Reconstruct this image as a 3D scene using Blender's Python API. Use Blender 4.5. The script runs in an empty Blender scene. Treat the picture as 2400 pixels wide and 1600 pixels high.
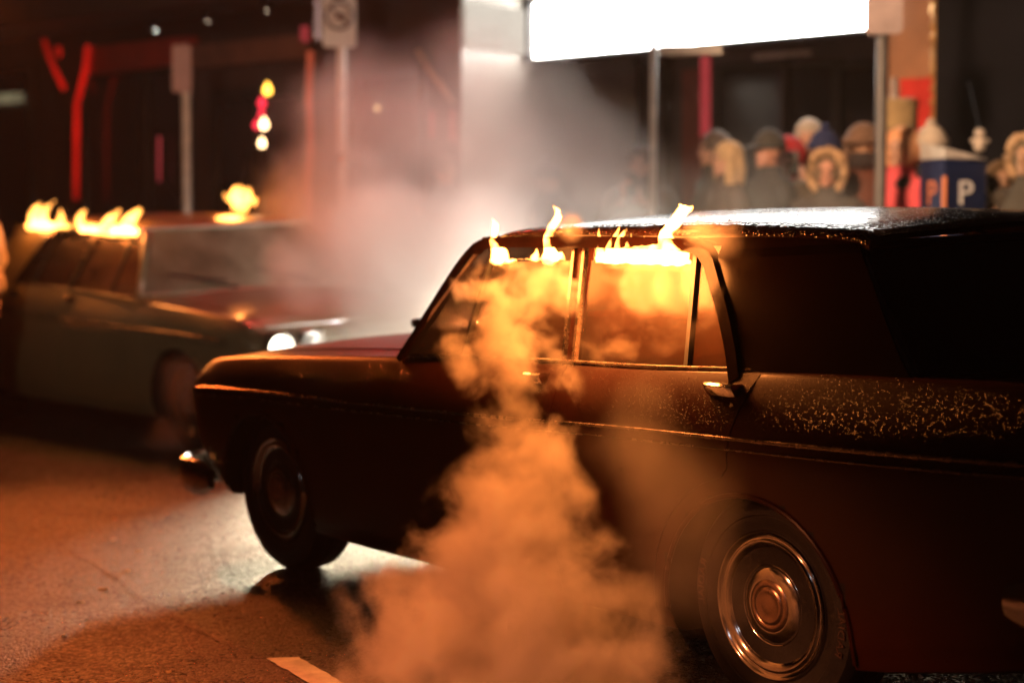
import bpy, bmesh, math, random
import numpy as np
from mathutils import Vector, Matrix, noise as mnoise
from math import sin, cos, pi, atan, radians, sqrt

random.seed(7)
sc = bpy.context.scene
C = sc.collection

# ------------------------------------------------------------------ camera
FPX, HY, CAMH = 4300.0, 570.0, 1.315
TH = atan((800 - HY) / FPX)
cam_d = bpy.data.cameras.new("camera")
cam = bpy.data.objects.new("camera", cam_d)
C.objects.link(cam)
cam.location = (0, 0, CAMH)
cam.rotation_euler = (pi / 2 - TH, 0, 0)
cam_d.sensor_width = 36.0
cam_d.lens = FPX / 2400 * 36
cam_d.clip_end = 500
cam_d.dof.use_dof = True
cam_d.dof.focus_distance = 5.35
cam_d.dof.aperture_fstop = 1.45
sc.camera = cam

# ------------------------------------------------------------------ render, world (night sky)
sc.view_settings.view_transform = 'Standard'
sc.view_settings.look = 'None'
sc.view_settings.exposure = 0.0
sc.view_settings.gamma = 1.0
cy = sc.cycles
cy.use_denoising = True
cy.denoiser = 'OPENIMAGEDENOISE'
cy.use_adaptive_sampling = True
cy.adaptive_threshold = 0.035
cy.adaptive_min_samples = 16
cy.max_bounces = 8
cy.diffuse_bounces = 2
cy.glossy_bounces = 3
cy.transmission_bounces = 4
cy.volume_bounces = 2
cy.transparent_max_bounces = 16
cy.caustics_reflective = False
cy.caustics_refractive = False
cy.sample_clamp_indirect = 4.0
cy.volume_step_rate = 1.0
cy.volume_max_steps = 256

world = bpy.data.worlds.new("World")
sc.world = world
world.use_nodes = True
wn = world.node_tree
for n in list(wn.nodes):
    wn.nodes.remove(n)
wsky = wn.nodes.new('ShaderNodeTexSky')
wsky.sky_type = 'NISHITA'
wsky.sun_disc = False
wsky.sun_elevation = radians(-6)
wsky.sun_rotation = radians(200)
wbg = wn.nodes.new('ShaderNodeBackground')
wbg.inputs['Strength'].default_value = 0.05
wout = wn.nodes.new('ShaderNodeOutputWorld')
wn.links.new(wsky.outputs[0], wbg.inputs['Color'])
wn.links.new(wbg.outputs[0], wout.inputs['Surface'])


def lamp(name, kind, loc, energy, color, radius=0.05, target=None, spot=None, blend=0.5, size=None):
    d = bpy.data.lights.new(name, kind)
    d.energy = energy
    d.color = color
    if kind in ('POINT', 'SPOT'):
        d.shadow_soft_size = radius
    if kind == 'SPOT':
        d.spot_size = radians(spot)
        d.spot_blend = blend
    if kind == 'AREA':
        d.shape = 'DISK'
        d.size = size
    o = bpy.data.objects.new(name, d)
    C.objects.link(o)
    o.location = loc
    if target is not None:
        v = Vector(target) - Vector(loc)
        o.rotation_euler = v.to_track_quat('-Z', 'Y').to_euler()
    return o


# unseen lamps for the light on road, smoke, facade, chrome, signs and crowd
lamp('road_fire_fill', 'SPOT', (-3.6, 12.8, 3.1), 1050, (1.0, 0.17, 0.028), 0.16, (-1.35, 5.8, 0), 44, 0.7)  # added spot in place of firelight on the road, no street lamp there
lamp('amber_smoke_fill', 'SPOT', (-4.6, 2.2, 3.2), 1900, (1.0, 0.27, 0.09), 0.10, (-.80, 4.4, 0.08), 29, 0.9)  # added amber fill on the smoke base and near road, no signal
lamp('red_facade_light', 'SPOT', (-1.5, 13.2, 5.0), 480, (1.0, 0.04, 0.03), 0.12, (-1.4, 10.6, 0.9), 70, 0.6)
lamp('white_lamp_light', 'AREA', (-6.0, -3.0, 4.2), 9, (0.85, 0.9, 1.0), target=(0, 6, 0.4), size=0.22)
lamp('sign_fill_light', 'SPOT', (-5.0, -4.0, 5.5), 1900, (1.0, 0.74, 0.50), 0.2, (-1.7, 12.5, 2.3), 21, 0.9)  # added spot from behind the camera on sign poles and far car
lamp('warm_crowd_fill', 'SPOT', (-1.0, 6.0, 4.6), 2700, (1.0, 0.60, 0.34), 0.3, (2.7, 11.4, 1.7), 30, 0.7)  # added warm fill on the crowd, hung over the road

# ------------------------------------------------------------------ projection helpers (photo pixel -> point of the street)
DS = np.array([.751, -.660])       # along the street
NS = np.array([.660, .751])        # across the street, towards the shops
SLOPE, N0 = 0.045, 4.6


def gz(x, y):
    return SLOPE * (x * NS[0] + y * NS[1] - N0)


GN = np.array([-SLOPE * NS[0], -SLOPE * NS[1], 1.0])
GN /= np.linalg.norm(GN)


def ray(px, py):
    u = (px - 1200) / FPX
    v = -(py - 800) / FPX
    return np.array([u, cos(TH) + v * sin(TH), -sin(TH) + v * cos(TH)])


def at(px, py, Y):
    r = ray(px, py)
    return np.array([0, 0, CAMH]) + r * (Y / r[1])


def on_ground(px, py):
    r = ray(px, py)
    o = np.array([0, 0, CAMH])
    p0 = np.array([0, 0, -SLOPE * N0])
    return o + r * (((p0 - o) @ GN) / (r @ GN))


def st(a, n, z=0.0):
    """street coordinates (a along, n across) -> world"""
    return Vector((a * DS[0] + n * NS[0], a * DS[1] + n * NS[1], z))


def at_n(px, py, n):
    """point of the photo pixel on the vertical plane at distance n across the street"""
    r = ray(px, py)
    t = n / (r[0] * NS[0] + r[1] * NS[1])
    return Vector((0, 0, CAMH)) + Vector(r) * t


# ------------------------------------------------------------------ material helpers
def nodes_of(name):
    m = bpy.data.materials.new(name)
    m.use_nodes = True
    nt = m.node_tree
    b = nt.nodes.get('Principled BSDF')
    return m, nt, b


def N(nt, t, **kw):
    n = nt.nodes.new(t)
    for k, v in kw.items():
        setattr(n, k, v)
    return n


def mat(name, col, rough=0.5, metal=0.0, var=0.25, nscale=6.0, bump=0.0, bscale=60.0, coat=0.0, spec=0.5, emit=None, estr=0.0, rvar=0.1):
    m, nt, b = nodes_of(name)
    tc = N(nt, 'ShaderNodeTexCoord')
    nz = N(nt, 'ShaderNodeTexNoise')
    nz.inputs['Scale'].default_value = nscale
    nz.inputs['Detail'].default_value = 6
    nt.links.new(tc.outputs['Object'], nz.inputs['Vector'])
    mr = N(nt, 'ShaderNodeMapRange')
    mr.inputs['From Min'].default_value = 0.3
    mr.inputs['From Max'].default_value = 0.7
    mr.inputs['To Min'].default_value = 1 - var
    mr.inputs['To Max'].default_value = 1 + var
    nt.links.new(nz.outputs['Fac'], mr.inputs['Value'])
    mx = N(nt, 'ShaderNodeVectorMath', operation='SCALE')
    mx.inputs[0].default_value = col
    nt.links.new(mr.outputs[0], mx.inputs['Scale'])
    nt.links.new(mx.outputs[0], b.inputs['Base Color'])
    r2 = N(nt, 'ShaderNodeMapRange')
    r2.inputs['To Min'].default_value = max(0.02, rough - rvar)
    r2.inputs['To Max'].default_value = rough + rvar
    nt.links.new(nz.outputs['Fac'], r2.inputs['Value'])
    nt.links.new(r2.outputs[0], b.inputs['Roughness'])
    b.inputs['Metallic'].default_value = metal
    b.inputs['Coat Weight'].default_value = coat
    b.inputs['Coat Roughness'].default_value = 0.08
    b.inputs['Specular IOR Level'].default_value = spec
    if bump:
        n2 = N(nt, 'ShaderNodeTexNoise')
        n2.inputs['Scale'].default_value = bscale
        n2.inputs['Detail'].default_value = 5
        nt.links.new(tc.outputs['Object'], n2.inputs['Vector'])
        bp = N(nt, 'ShaderNodeBump')
        bp.inputs['Strength'].default_value = bump
        bp.inputs['Distance'].default_value = 0.01
        nt.links.new(n2.outputs['Fac'], bp.inputs['Height'])
        nt.links.new(bp.outputs[0], b.inputs['Normal'])
    if emit is not None:
        b.inputs['Emission Color'].default_value = (*emit, 1)
        b.inputs['Emission Strength'].default_value = estr
    return m


def emis(name, col, s, var=0.1, nscale=3.0):
    m, nt, b = nodes_of(name)
    nt.nodes.remove(b)
    out = nt.nodes['Material Output']
    e = N(nt, 'ShaderNodeEmission')
    tc = N(nt, 'ShaderNodeTexCoord')
    nz = N(nt, 'ShaderNodeTexNoise')
    nz.inputs['Scale'].default_value = nscale
    nt.links.new(tc.outputs['Object'], nz.inputs['Vector'])
    mr = N(nt, 'ShaderNodeMapRange')
    mr.inputs['From Min'].default_value = 0.3
    mr.inputs['From Max'].default_value = 0.7
    mr.inputs['To Min'].default_value = s * (1 - var)
    mr.inputs['To Max'].default_value = s * (1 + var)
    nt.links.new(nz.outputs['Fac'], mr.inputs['Value'])
    e.inputs['Color'].default_value = (*col, 1)
    nt.links.new(mr.outputs[0], e.inputs['Strength'])
    nt.links.new(e.outputs[0], out.inputs['Surface'])
    return m


def glass_mat(name, tint=(0.85, 0.85, 0.85), haze=0.0, hazecol=(0.5, 0.45, 0.4)):
    """thin window glass: fresnel reflection over tinted see-through, with a film of condensation"""
    m, nt, b = nodes_of(name)
    nt.nodes.remove(b)
    out = nt.nodes['Material Output']
    tr = N(nt, 'ShaderNodeBsdfTransparent')
    tr.inputs['Color'].default_value = (*tint, 1)
    gl = N(nt, 'ShaderNodeBsdfGlossy')
    gl.inputs['Roughness'].default_value = 0.22
    fr = N(nt, 'ShaderNodeFresnel')
    ge = N(nt, 'ShaderNodeNewGeometry')
    io = N(nt, 'ShaderNodeMapRange')
    io.inputs['To Min'].default_value = 1.35
    io.inputs['To Max'].default_value = 1 / 1.35
    nt.links.new(ge.outputs['Backfacing'], io.inputs['Value'])
    nt.links.new(io.outputs[0], fr.inputs['IOR'])
    mx = N(nt, 'ShaderNodeMixShader')
    nt.links.new(fr.outputs[0], mx.inputs['Fac'])
    nt.links.new(tr.outputs[0], mx.inputs[1])
    nt.links.new(gl.outputs[0], mx.inputs[2])
    last = mx
    if haze > 0:
        df = N(nt, 'ShaderNodeBsdfTranslucent')
        df.inputs['Color'].default_value = (*hazecol, 1)
        d2 = N(nt, 'ShaderNodeBsdfDiffuse')
        d2.inputs['Color'].default_value = (*hazecol, 1)
        ad = N(nt, 'ShaderNodeMixShader')
        ad.inputs['Fac'].default_value = 0.5
        nt.links.new(df.outputs[0], ad.inputs[1])
        nt.links.new(d2.outputs[0], ad.inputs[2])
        tc = N(nt, 'ShaderNodeTexCoord')
        nz = N(nt, 'ShaderNodeTexNoise')
        nz.inputs['Scale'].default_value = 4.0
        nz.inputs['Detail'].default_value = 7
        nt.links.new(tc.outputs['Object'], nz.inputs['Vector'])
        mr = N(nt, 'ShaderNodeMapRange')
        mr.inputs['From Min'].default_value = 0.3
        mr.inputs['From Max'].default_value = 0.7
        mr.inputs['To Min'].default_value = haze * 0.6
        mr.inputs['To Max'].default_value = haze * 1.4
        nt.links.new(nz.outputs['Fac'], mr.inputs['Value'])
        m2 = N(nt, 'ShaderNodeMixShader')
        nt.links.new(mr.outputs[0], m2.inputs['Fac'])
        nt.links.new(mx.outputs[0], m2.inputs[1])
        nt.links.new(ad.outputs[0], m2.inputs[2])
        last = m2
    nt.links.new(last.outputs[0], out.inputs['Surface'])
    return m


def wet_paint(name, col, rough=0.3, drops=1.0, cells=((200.0, 0.30), (112.0, 0.22))):
    """dark car enamel with rain beads standing on it"""
    m, nt, b = nodes_of(name)
    tc = N(nt, 'ShaderNodeTexCoord')
    nz = N(nt, 'ShaderNodeTexNoise')
    nz.inputs['Scale'].default_value = 2.5
    nz.inputs['Detail'].default_value = 8
    nt.links.new(tc.outputs['Object'], nz.inputs['Vector'])
    mr = N(nt, 'ShaderNodeMapRange')
    mr.inputs['From Min'].default_value = 0.3
    mr.inputs['From Max'].default_value = 0.7
    mr.inputs['To Min'].default_value = 0.75
    mr.inputs['To Max'].default_value = 1.25
    nt.links.new(nz.outputs['Fac'], mr.inputs['Value'])
    sc_ = N(nt, 'ShaderNodeVectorMath', operation='SCALE')
    sc_.inputs[0].default_value = col
    nt.links.new(mr.outputs[0], sc_.inputs['Scale'])
    nt.links.new(sc_.outputs[0], b.inputs['Base Color'])
    # two sizes of beads
    hs = []
    for s, thr in cells:
        vo = N(nt, 'ShaderNodeTexVoronoi')
        vo.inputs['Scale'].default_value = s
        vo.inputs['Randomness'].default_value = 1.0
        nt.links.new(tc.outputs['Object'], vo.inputs['Vector'])
        # bead present only in some cells
        sp = N(nt, 'ShaderNodeSeparateColor')
        nt.links.new(vo.outputs['Color'], sp.inputs[0])
        rad = N(nt, 'ShaderNodeMath', operation='MULTIPLY')
        rad.inputs[1].default_value = thr
        nt.links.new(sp.outputs[0], rad.inputs[0])
        df = N(nt, 'ShaderNodeMath', operation='SUBTRACT')
        nt.links.new(rad.outputs[0], df.inputs[0])
        nt.links.new(vo.outputs['Distance'], df.inputs[1])
        mxn = N(nt, 'ShaderNodeMath', operation='MAXIMUM')
        mxn.inputs[1].default_value = 0.0
        nt.links.new(df.outputs[0], mxn.inputs[0])
        sq = N(nt, 'ShaderNodeMath', operation='SQRT')
        nt.links.new(mxn.outputs[0], sq.inputs[0])
        hs.append(sq)
    ad = N(nt, 'ShaderNodeMath', operation='ADD')
    nt.links.new(hs[0].outputs[0], ad.inputs[0])
    nt.links.new(hs[1].outputs[0], ad.inputs[1])
    # rain only stands on the faces that look up
    ge = N(nt, 'ShaderNodeNewGeometry')
    sx_ = N(nt, 'ShaderNodeSeparateXYZ')
    nt.links.new(ge.outputs['Normal'], sx_.inputs[0])
    up = N(nt, 'ShaderNodeMapRange', interpolation_type='SMOOTHSTEP')
    up.inputs['From Min'].default_value = 0.10
    up.inputs['From Max'].default_value = 0.34
    nt.links.new(sx_.outputs['Z'], up.inputs['Value'])
    pz = N(nt, 'ShaderNodeTexNoise')
    pz.inputs['Scale'].default_value = 9.0
    pz.inputs['Detail'].default_value = 4
    nt.links.new(tc.outputs['Object'], pz.inputs['Vector'])
    pm = N(nt, 'ShaderNodeMapRange', interpolation_type='SMOOTHSTEP')
    pm.inputs['From Min'].default_value = 0.10
    pm.inputs['From Max'].default_value = 0.62
    nt.links.new(pz.outputs['Fac'], pm.inputs['Value'])
    pmu = N(nt, 'ShaderNodeMath', operation='MULTIPLY')
    nt.links.new(up.outputs[0], pmu.inputs[0])
    nt.links.new(pm.outputs[0], pmu.inputs[1])
    up = pmu
    ad0 = ad
    ad = N(nt, 'ShaderNodeMath', operation='MULTIPLY')
    nt.links.new(ad0.outputs[0], ad.inputs[0])
    nt.links.new(up.outputs[0], ad.inputs[1])
    bp = N(nt, 'ShaderNodeBump')
    bp.inputs['Strength'].default_value = drops
    bp.inputs['Distance'].default_value = 0.005
    nt.links.new(ad.outputs[0], bp.inputs['Height'])
    nt.links.new(bp.outputs[0], b.inputs['Normal'])
    nt.links.new(bp.outputs[0], b.inputs['Coat Normal'])
    # beads are smoother than the damp film between them
    lt = N(nt, 'ShaderNodeMath', operation='GREATER_THAN')
    lt.inputs[1].default_value = 0.02
    nt.links.new(ad.outputs[0], lt.inputs[0])
    rr = N(nt, 'ShaderNodeMapRange')
    rr.inputs['To Min'].default_value = rough
    rr.inputs['To Max'].default_value = 0.09
    nt.links.new(lt.outputs[0], rr.inputs['Value'])
    nt.links.new(rr.outputs[0], b.inputs['Roughness'])
    b.inputs['Specular IOR Level'].default_value = 0.2
    b.inputs['Coat Weight'].default_value = 0.0
    b.inputs['Coat Roughness'].default_value = 0.15
    return m


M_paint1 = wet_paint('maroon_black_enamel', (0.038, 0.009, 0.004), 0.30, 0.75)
M_roof1 = wet_paint('rain_beaded_roof_enamel', (0.020, 0.007, 0.004), 0.16, 1.0, ((110.0, 0.70), (58.0, 0.60)))
M_pill1 = mat('shaded_maroon_enamel', (0.008, 0.0025, 0.0015), 0.15, 0, 0.15, 3, rvar=0.03, spec=0.12)  # body maroon darkened for shade on pillars and gutter, without rain beads
M_paint2 = mat('pale_green_enamel', (0.17, 0.14, 0.08), 0.33, 0, 0.12, 3, coat=0.5)
M_chrome = mat('worn_chrome', (0.62, 0.60, 0.57), 0.12, 1.0, 0.12, 14, bump=0.02, bscale=40, rvar=0.06)
M_cap = mat('hubcap_steel', (0.50, 0.48, 0.46), 0.13, 1.0, 0.2, 9, bump=0.02, bscale=20, rvar=0.07)
M_capc = mat('hubcap_firelit_centre', (0.34, 0.24, 0.18), 0.24, 0.9, 0.2, 12)  # hubcap steel tinted with the fire's orange reflection
M_trim = mat('tarnished_trim', (0.20, 0.16, 0.135), 0.26, 1.0, 0.25, 30)
M_tyre = mat('tyre_rubber', (0.012, 0.012, 0.012), 0.62, 0, 0.3, 30, bump=0.2, bscale=120)
M_tyretx = mat('tyre_letter_rubber', (0.10, 0.055, 0.04), 0.5)
M_black = mat('matt_black_rubber', (0.008, 0.008, 0.008), 0.55)
M_under = mat('sooty_underside', (0.010, 0.009, 0.008), 0.9)
M_seat = mat('cracked_red_vinyl', (0.16, 0.035, 0.02), 0.45, bump=0.15, bscale=25)
M_glass = glass_mat('steamed_side_glass', (0.60, 0.46, 0.36), 0.05)
M_glass2 = glass_mat('fogged_windscreen_glass', (0.70, 0.66, 0.58), 0.60, (0.50, 0.45, 0.34))
M_glass1 = glass_mat('sooty_windscreen_glass', (0.30, 0.22, 0.17), 0.30, (0.10, 0.065, 0.045))
M_dark = mat('blacked_out_glass', (0.004, 0.004, 0.004), 0.16, rvar=0.04)
M_headl = mat('headlamp_lens', (0.55, 0.55, 0.52), 0.12, 0.3)
M_headon = emis('lit_headlamp', (1.0, 0.90, 0.70), 9, 0.03)
M_tail = mat('tail_lamp_red', (0.30, 0.01, 0.008), 0.2, coat=0.6)


# ------------------------------------------------------------------ mesh helpers
def setp(o, label=None, cat=None, group=None, kind=None):
    if label:
        o['label'] = label
    if cat:
        o['category'] = cat
    if group:
        o['group'] = group
    if kind:
        o['kind'] = kind
    return o


def link(name, me, mats, parent=None, smooth=True, angle=35):
    o = bpy.data.objects.new(name, me)
    C.objects.link(o)
    for m in (mats if isinstance(mats, (list, tuple)) else [mats]):
        me.materials.append(m)
    if parent is not None:
        o.parent = parent
    if smooth:
        for p in me.polygons:
            p.use_smooth = True
        if angle:
            me.set_sharp_from_angle(angle=radians(angle))
    return o


def mesh(verts, faces):
    me = bpy.data.meshes.new('m')
    me.from_pydata([tuple(v) for v in verts], [], faces)
    me.update()
    return me


class MB:
    def __init__(self):
        self.v = []
        self.f = []
        self.mi = []
        self.cur = 0

    def add(self, vs, fs):
        k = len(self.v)
        self.v += [tuple(v) for v in vs]
        self.f += [tuple(i + k for i in f) for f in fs]
        self.mi += [self.cur] * len(fs)
        return self

    def box(self, c, s, rot=None, bev=0.0):
        """bevelled box, centre c, full sizes s, optional 3x3 rot (columns are axes)"""
        bm = bmesh.new()
        bmesh.ops.create_cube(bm, size=1.0)
        for v in bm.verts:
            v.co = Vector((v.co.x * s[0], v.co.y * s[1], v.co.z * s[2]))
        if bev > 0:
            bmesh.ops.bevel(bm, geom=list(bm.edges), offset=bev, segments=2, profile=0.5, affect='EDGES')
        R = Matrix(rot) if rot is not None else Matrix.Identity(3)
        bm.verts.index_update()
        vs = [R @ v.co + Vector(c) for v in bm.verts]
        fs = [[v.index for v in f.verts] for f in bm.faces]
        bm.free()
        return self.add(vs, fs)

    def tube(self, pts, r, seg=10, flat=1.0, up=(0, 0, 1), cap=True):
        pts = [Vector(p) for p in pts]
        rs = r if isinstance(r, (list, tuple)) else [r] * len(pts)
        vs, fs = [], []
        n = len(pts)
        for i, p in enumerate(pts):
            t = (pts[min(i + 1, n - 1)] - pts[max(i - 1, 0)]).normalized()
            u = Vector(up)
            if abs(t.dot(u)) > 0.95:
                u = Vector((0, 1, 0)) if abs(t.y) < 0.9 else Vector((1, 0, 0))
            s = t.cross(u).normalized()
            u = s.cross(t).normalized()
            for k in range(seg):
                a = 2 * pi * k / seg
                vs.append(p + s * (cos(a) * rs[i] * flat) + u * (sin(a) * rs[i]))
        for i in range(n - 1):
            for k in range(seg):
                fs.append((i * seg + k, i * seg + (k + 1) % seg, (i + 1) * seg + (k + 1) % seg, (i + 1) * seg + k))
        if cap:
            fs.append(tuple(reversed(range(seg))))
            fs.append(tuple(range((n - 1) * seg, n * seg)))
        return self.add(vs, fs)

    def lathe(self, prof, c=(0, 0, 0), axis='y', seg=48, sgn=1):
        """prof: list of (radius, height along axis)"""
        vs, fs = [], []
        for (r, h) in prof:
            for k in range(seg):
                a = 2 * pi * k / seg
                x, z = r * cos(a), r * sin(a)
                if axis == 'y':
                    vs.append((c[0] + x, c[1] + sgn * h, c[2] + z))
                elif axis == 'z':
                    vs.append((c[0] + x, c[1] + z, c[2] + sgn * h))
                else:
                    vs.append((c[0] + sgn * h, c[1] + x, c[2] + z))
        for i in range(len(prof) - 1):
            for k in range(seg):
                fs.append((i * seg + k, i * seg + (k + 1) % seg, (i + 1) * seg + (k + 1) % seg, (i + 1) * seg + k))
        if prof[0][0] > 1e-6:
            fs.append(tuple(range(seg)))
        if prof[-1][0] > 1e-6:
            fs.append(tuple((len(prof) - 1) * seg + k for k in range(seg)))
        return self.add(vs, fs)

    def ell(self, c, r, seg=20, rings=12, z0=-1.0, rot=None):
        """ellipsoid (part above z0 of unit height)"""
        vs, fs = [], []
        t0 = math.asin(max(-1, z0))
        R = Matrix(rot) if rot is not None else Matrix.Identity(3)
        for i in range(rings + 1):
            t = t0 + (pi / 2 - t0) * i / rings
            for k in range(seg):
                a = 2 * pi * k / seg
                vs.append(R @ Vector((r[0] * cos(t) * cos(a), r[1] * cos(t) * sin(a), r[2] * sin(t))) + Vector(c))
        for i in range(rings):
            for k in range(seg):
                fs.append((i * seg + k, i * seg + (k + 1) % seg, (i + 1) * seg + (k + 1) % seg, (i + 1) * seg + k))
        fs.append(tuple(reversed(range(seg))))
        return self.add(vs, fs)

    def prism(self, poly, o, u, v, w, depth):
        """polygon in (u,v) plane at o, pushed along w by depth"""
        o, u, v, w = Vector(o), Vector(u), Vector(v), Vector(w)
        n = len(poly)
        a = [o + u * p[0] + v * p[1] for p in poly]
        b = [p + w * depth for p in a]
        fs = [tuple(range(n)), tuple(reversed(range(n, 2 * n)))]
        for i in range(n):
            j = (i + 1) % n
            fs.append((i, i + n, j + n, j))
        return self.add(a + b, fs)

    def build(self, name, mats, parent=None, smooth=True, angle=35, fix=True):
        me = mesh(self.v, self.f)
        o = link(name, me, mats, parent, smooth, angle)
        for p, i in zip(me.polygons, self.mi):
            p.material_index = i
        if fix:
            bm = bmesh.new()
            bm.from_mesh(me)
            bmesh.ops.remove_doubles(bm, verts=list(bm.verts), dist=1e-5)
            bmesh.ops.recalc_face_normals(bm, faces=list(bm.faces))
            bm.to_mesh(me)
            bm.free()
            if smooth and angle:
                me.set_sharp_from_angle(angle=radians(angle))
        return o


def empty(name, loc=(0, 0, 0), rz=0.0):
    o = bpy.data.objects.new(name, None)
    C.objects.link(o)
    o.location = loc
    o.rotation_euler = (0, 0, rz)
    return o


def evaluated(o):
    """apply an object's modifiers without operators"""
    dg = bpy.context.evaluated_depsgraph_get()
    me = bpy.data.meshes.new_from_object(o.evaluated_get(dg))
    o.modifiers.clear()
    old = o.data
    o.data = me
    bpy.data.meshes.remove(old)
    return o


def remesh(o, vox):
    md = o.modifiers.new('r', 'REMESH')
    md.mode = 'VOXEL'
    md.voxel_size = vox
    md.use_smooth_shade = True
    return evaluated(o)


def text_mb(txt, size, depth=0.002):
    """letters as flat-capped solids in the xy plane, centred: (verts, faces)"""
    cu = bpy.data.curves.new('t', 'FONT')
    cu.body = txt
    cu.size = size
    cu.extrude = depth
    cu.align_x = 'CENTER'
    cu.align_y = 'CENTER'
    cu.resolution_u = 3
    o = bpy.data.objects.new('t', cu)
    C.objects.link(o)
    dg = bpy.context.evaluated_depsgraph_get()
    dg.update()
    me = bpy.data.meshes.new_from_object(o.evaluated_get(dg))
    vs = [v.co.copy() for v in me.vertices]
    fs = [tuple(p.vertices) for p in me.polygons]
    bpy.data.objects.remove(o)
    bpy.data.curves.remove(cu)
    bpy.data.meshes.remove(me)
    return vs, fs


def pchip(xs, ys):
    xs = np.array(xs, float)
    ys = np.array(ys, float)
    o = np.argsort(xs)
    xs, ys = xs[o], ys[o]
    h = np.diff(xs)
    d = np.diff(ys) / h
    m = np.zeros(len(xs))
    for i in range(1, len(xs) - 1):
        if d[i - 1] * d[i] > 0:
            w1, w2 = 2 * h[i] + h[i - 1], h[i] + 2 * h[i - 1]
            m[i] = (w1 + w2) / (w1 / d[i - 1] + w2 / d[i])
    m[0], m[-1] = d[0], d[-1]

    def f(x):
        x = min(max(x, xs[0]), xs[-1])
        i = min(max(int(np.searchsorted(xs, x)) - 1, 0), len(xs) - 2)
        t = (x - xs[i]) / h[i]
        return float((2 * t**3 - 3 * t**2 + 1) * ys[i] + (t**3 - 2 * t**2 + t) * h[i] * m[i] + (-2 * t**3 + 3 * t**2) * ys[i + 1] + (t**3 - t**2) * h[i] * m[i + 1])
    return f


def catmull(pts, sub):
    pts = [np.array(p, float) for p in pts]
    out = []
    n = len(pts)
    for i in range(n - 1):
        p0, p1, p2, p3 = pts[max(i - 1, 0)], pts[i], pts[i + 1], pts[min(i + 2, n - 1)]
        for k in range(sub):
            t = k / sub
            out.append(0.5 * ((2 * p1) + (-p0 + p2) * t + (2 * p0 - 5 * p1 + 4 * p2 - p3) * t * t + (-p0 + 3 * p1 - 3 * p2 + p3) * t**3))
    out.append(pts[-1])
    return out


# ------------------------------------------------------------------ ground: road, kerb, footpath, paint
def ground_mat(name, base, wet, scale=1.0):
    m, nt, b = nodes_of(name)
    tc = N(nt, 'ShaderNodeTexCoord')

    def nz(s, d=6, dist=0.0):
        n = N(nt, 'ShaderNodeTexNoise')
        n.inputs['Scale'].default_value = s
        n.inputs['Detail'].default_value = d
        n.inputs['Distortion'].default_value = dist
        nt.links.new(tc.outputs['Object'], n.inputs['Vector'])
        return n
    big, mid, fine = nz(1.3, 6, 0.6), nz(7, 6, 0.3), nz(160, 3)
    vo = N(nt, 'ShaderNodeTexVoronoi')
    vo.inputs['Scale'].default_value = 85
    nt.links.new(tc.outputs['Object'], vo.inputs['Vector'])
    # stones of different tone in dark binder
    cr = N(nt, 'ShaderNodeValToRGB')
    cr.color_ramp.elements[0].position = 0.30
    cr.color_ramp.elements[0].color = (*[c * 0.55 for c in base], 1)
    cr.color_ramp.elements[1].position = 0.72
    cr.color_ramp.elements[1].color = (*[c * 1.5 for c in base], 1)
    mxa = N(nt, 'ShaderNodeMix', data_type='FLOAT')
    mxa.inputs[0].default_value = 0.45
    nt.links.new(mid.outputs['Fac'], mxa.inputs[2])
    sp = N(nt, 'ShaderNodeSeparateColor')
    nt.links.new(vo.outputs['Color'], sp.inputs[0])
    nt.links.new(sp.outputs[0], mxa.inputs[3])
    nt.links.new(mxa.outputs[0], cr.inputs[0])
    # dark oil stains
    st_ = nz(2.3, 5, 1.2)
    sr = N(nt, 'ShaderNodeMapRange', interpolation_type='SMOOTHSTEP')
    sr.inputs['From Min'].default_value = 0.60
    sr.inputs['From Max'].default_value = 0.70
    sr.inputs['To Min'].default_value = 1.0
    sr.inputs['To Max'].default_value = 0.45
    nt.links.new(st_.outputs['Fac'], sr.inputs['Value'])
    mul = N(nt, 'ShaderNodeVectorMath', operation='SCALE')
    nt.links.new(cr.outputs[0], mul.inputs[0])
    nt.links.new(sr.outputs[0], mul.inputs['Scale'])
    nt.links.new(mul.outputs[0], b.inputs['Base Color'])
    rr = N(nt, 'ShaderNodeMapRange')
    rr.inputs['From Min'].default_value = 0.35
    rr.inputs['From Max'].default_value = 0.65
    rr.inputs['To Min'].default_value = wet
    rr.inputs['To Max'].default_value = wet + 0.28
    nt.links.new(big.outputs['Fac'], rr.inputs['Value'])
    # some stones polished, some dull
    st2 = N(nt, 'ShaderNodeMapRange')
    st2.inputs['To Min'].default_value = -.16
    st2.inputs['To Max'].default_value = .30
    nt.links.new(sp.outputs[1], st2.inputs['Value'])
    ra = N(nt, 'ShaderNodeMath', operation='ADD', use_clamp=True)
    nt.links.new(rr.outputs[0], ra.inputs[0])
    nt.links.new(st2.outputs[0], ra.inputs[1])
    nt.links.new(ra.outputs[0], b.inputs['Roughness'])
    hh = N(nt, 'ShaderNodeMath', operation='MULTIPLY_ADD')
    hh.inputs[1].default_value = -0.8
    nt.links.new(vo.outputs['Distance'], hh.inputs[0])
    nt.links.new(fine.outputs['Fac'], hh.inputs[2])
    bp = N(nt, 'ShaderNodeBump')
    bp.inputs['Strength'].default_value = 1.0
    bp.inputs['Distance'].default_value = 0.012
    nt.links.new(hh.outputs[0], bp.inputs['Height'])
    b2 = N(nt, 'ShaderNodeBump')
    b2.inputs['Strength'].default_value = 0.07
    b2.inputs['Distance'].default_value = 0.03
    nt.links.new(mid.outputs['Fac'], b2.inputs['Height'])
    nt.links.new(bp.outputs[0], b2.inputs['Normal'])
    nt.links.new(b2.outputs[0], b.inputs['Normal'])
    return m


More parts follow.
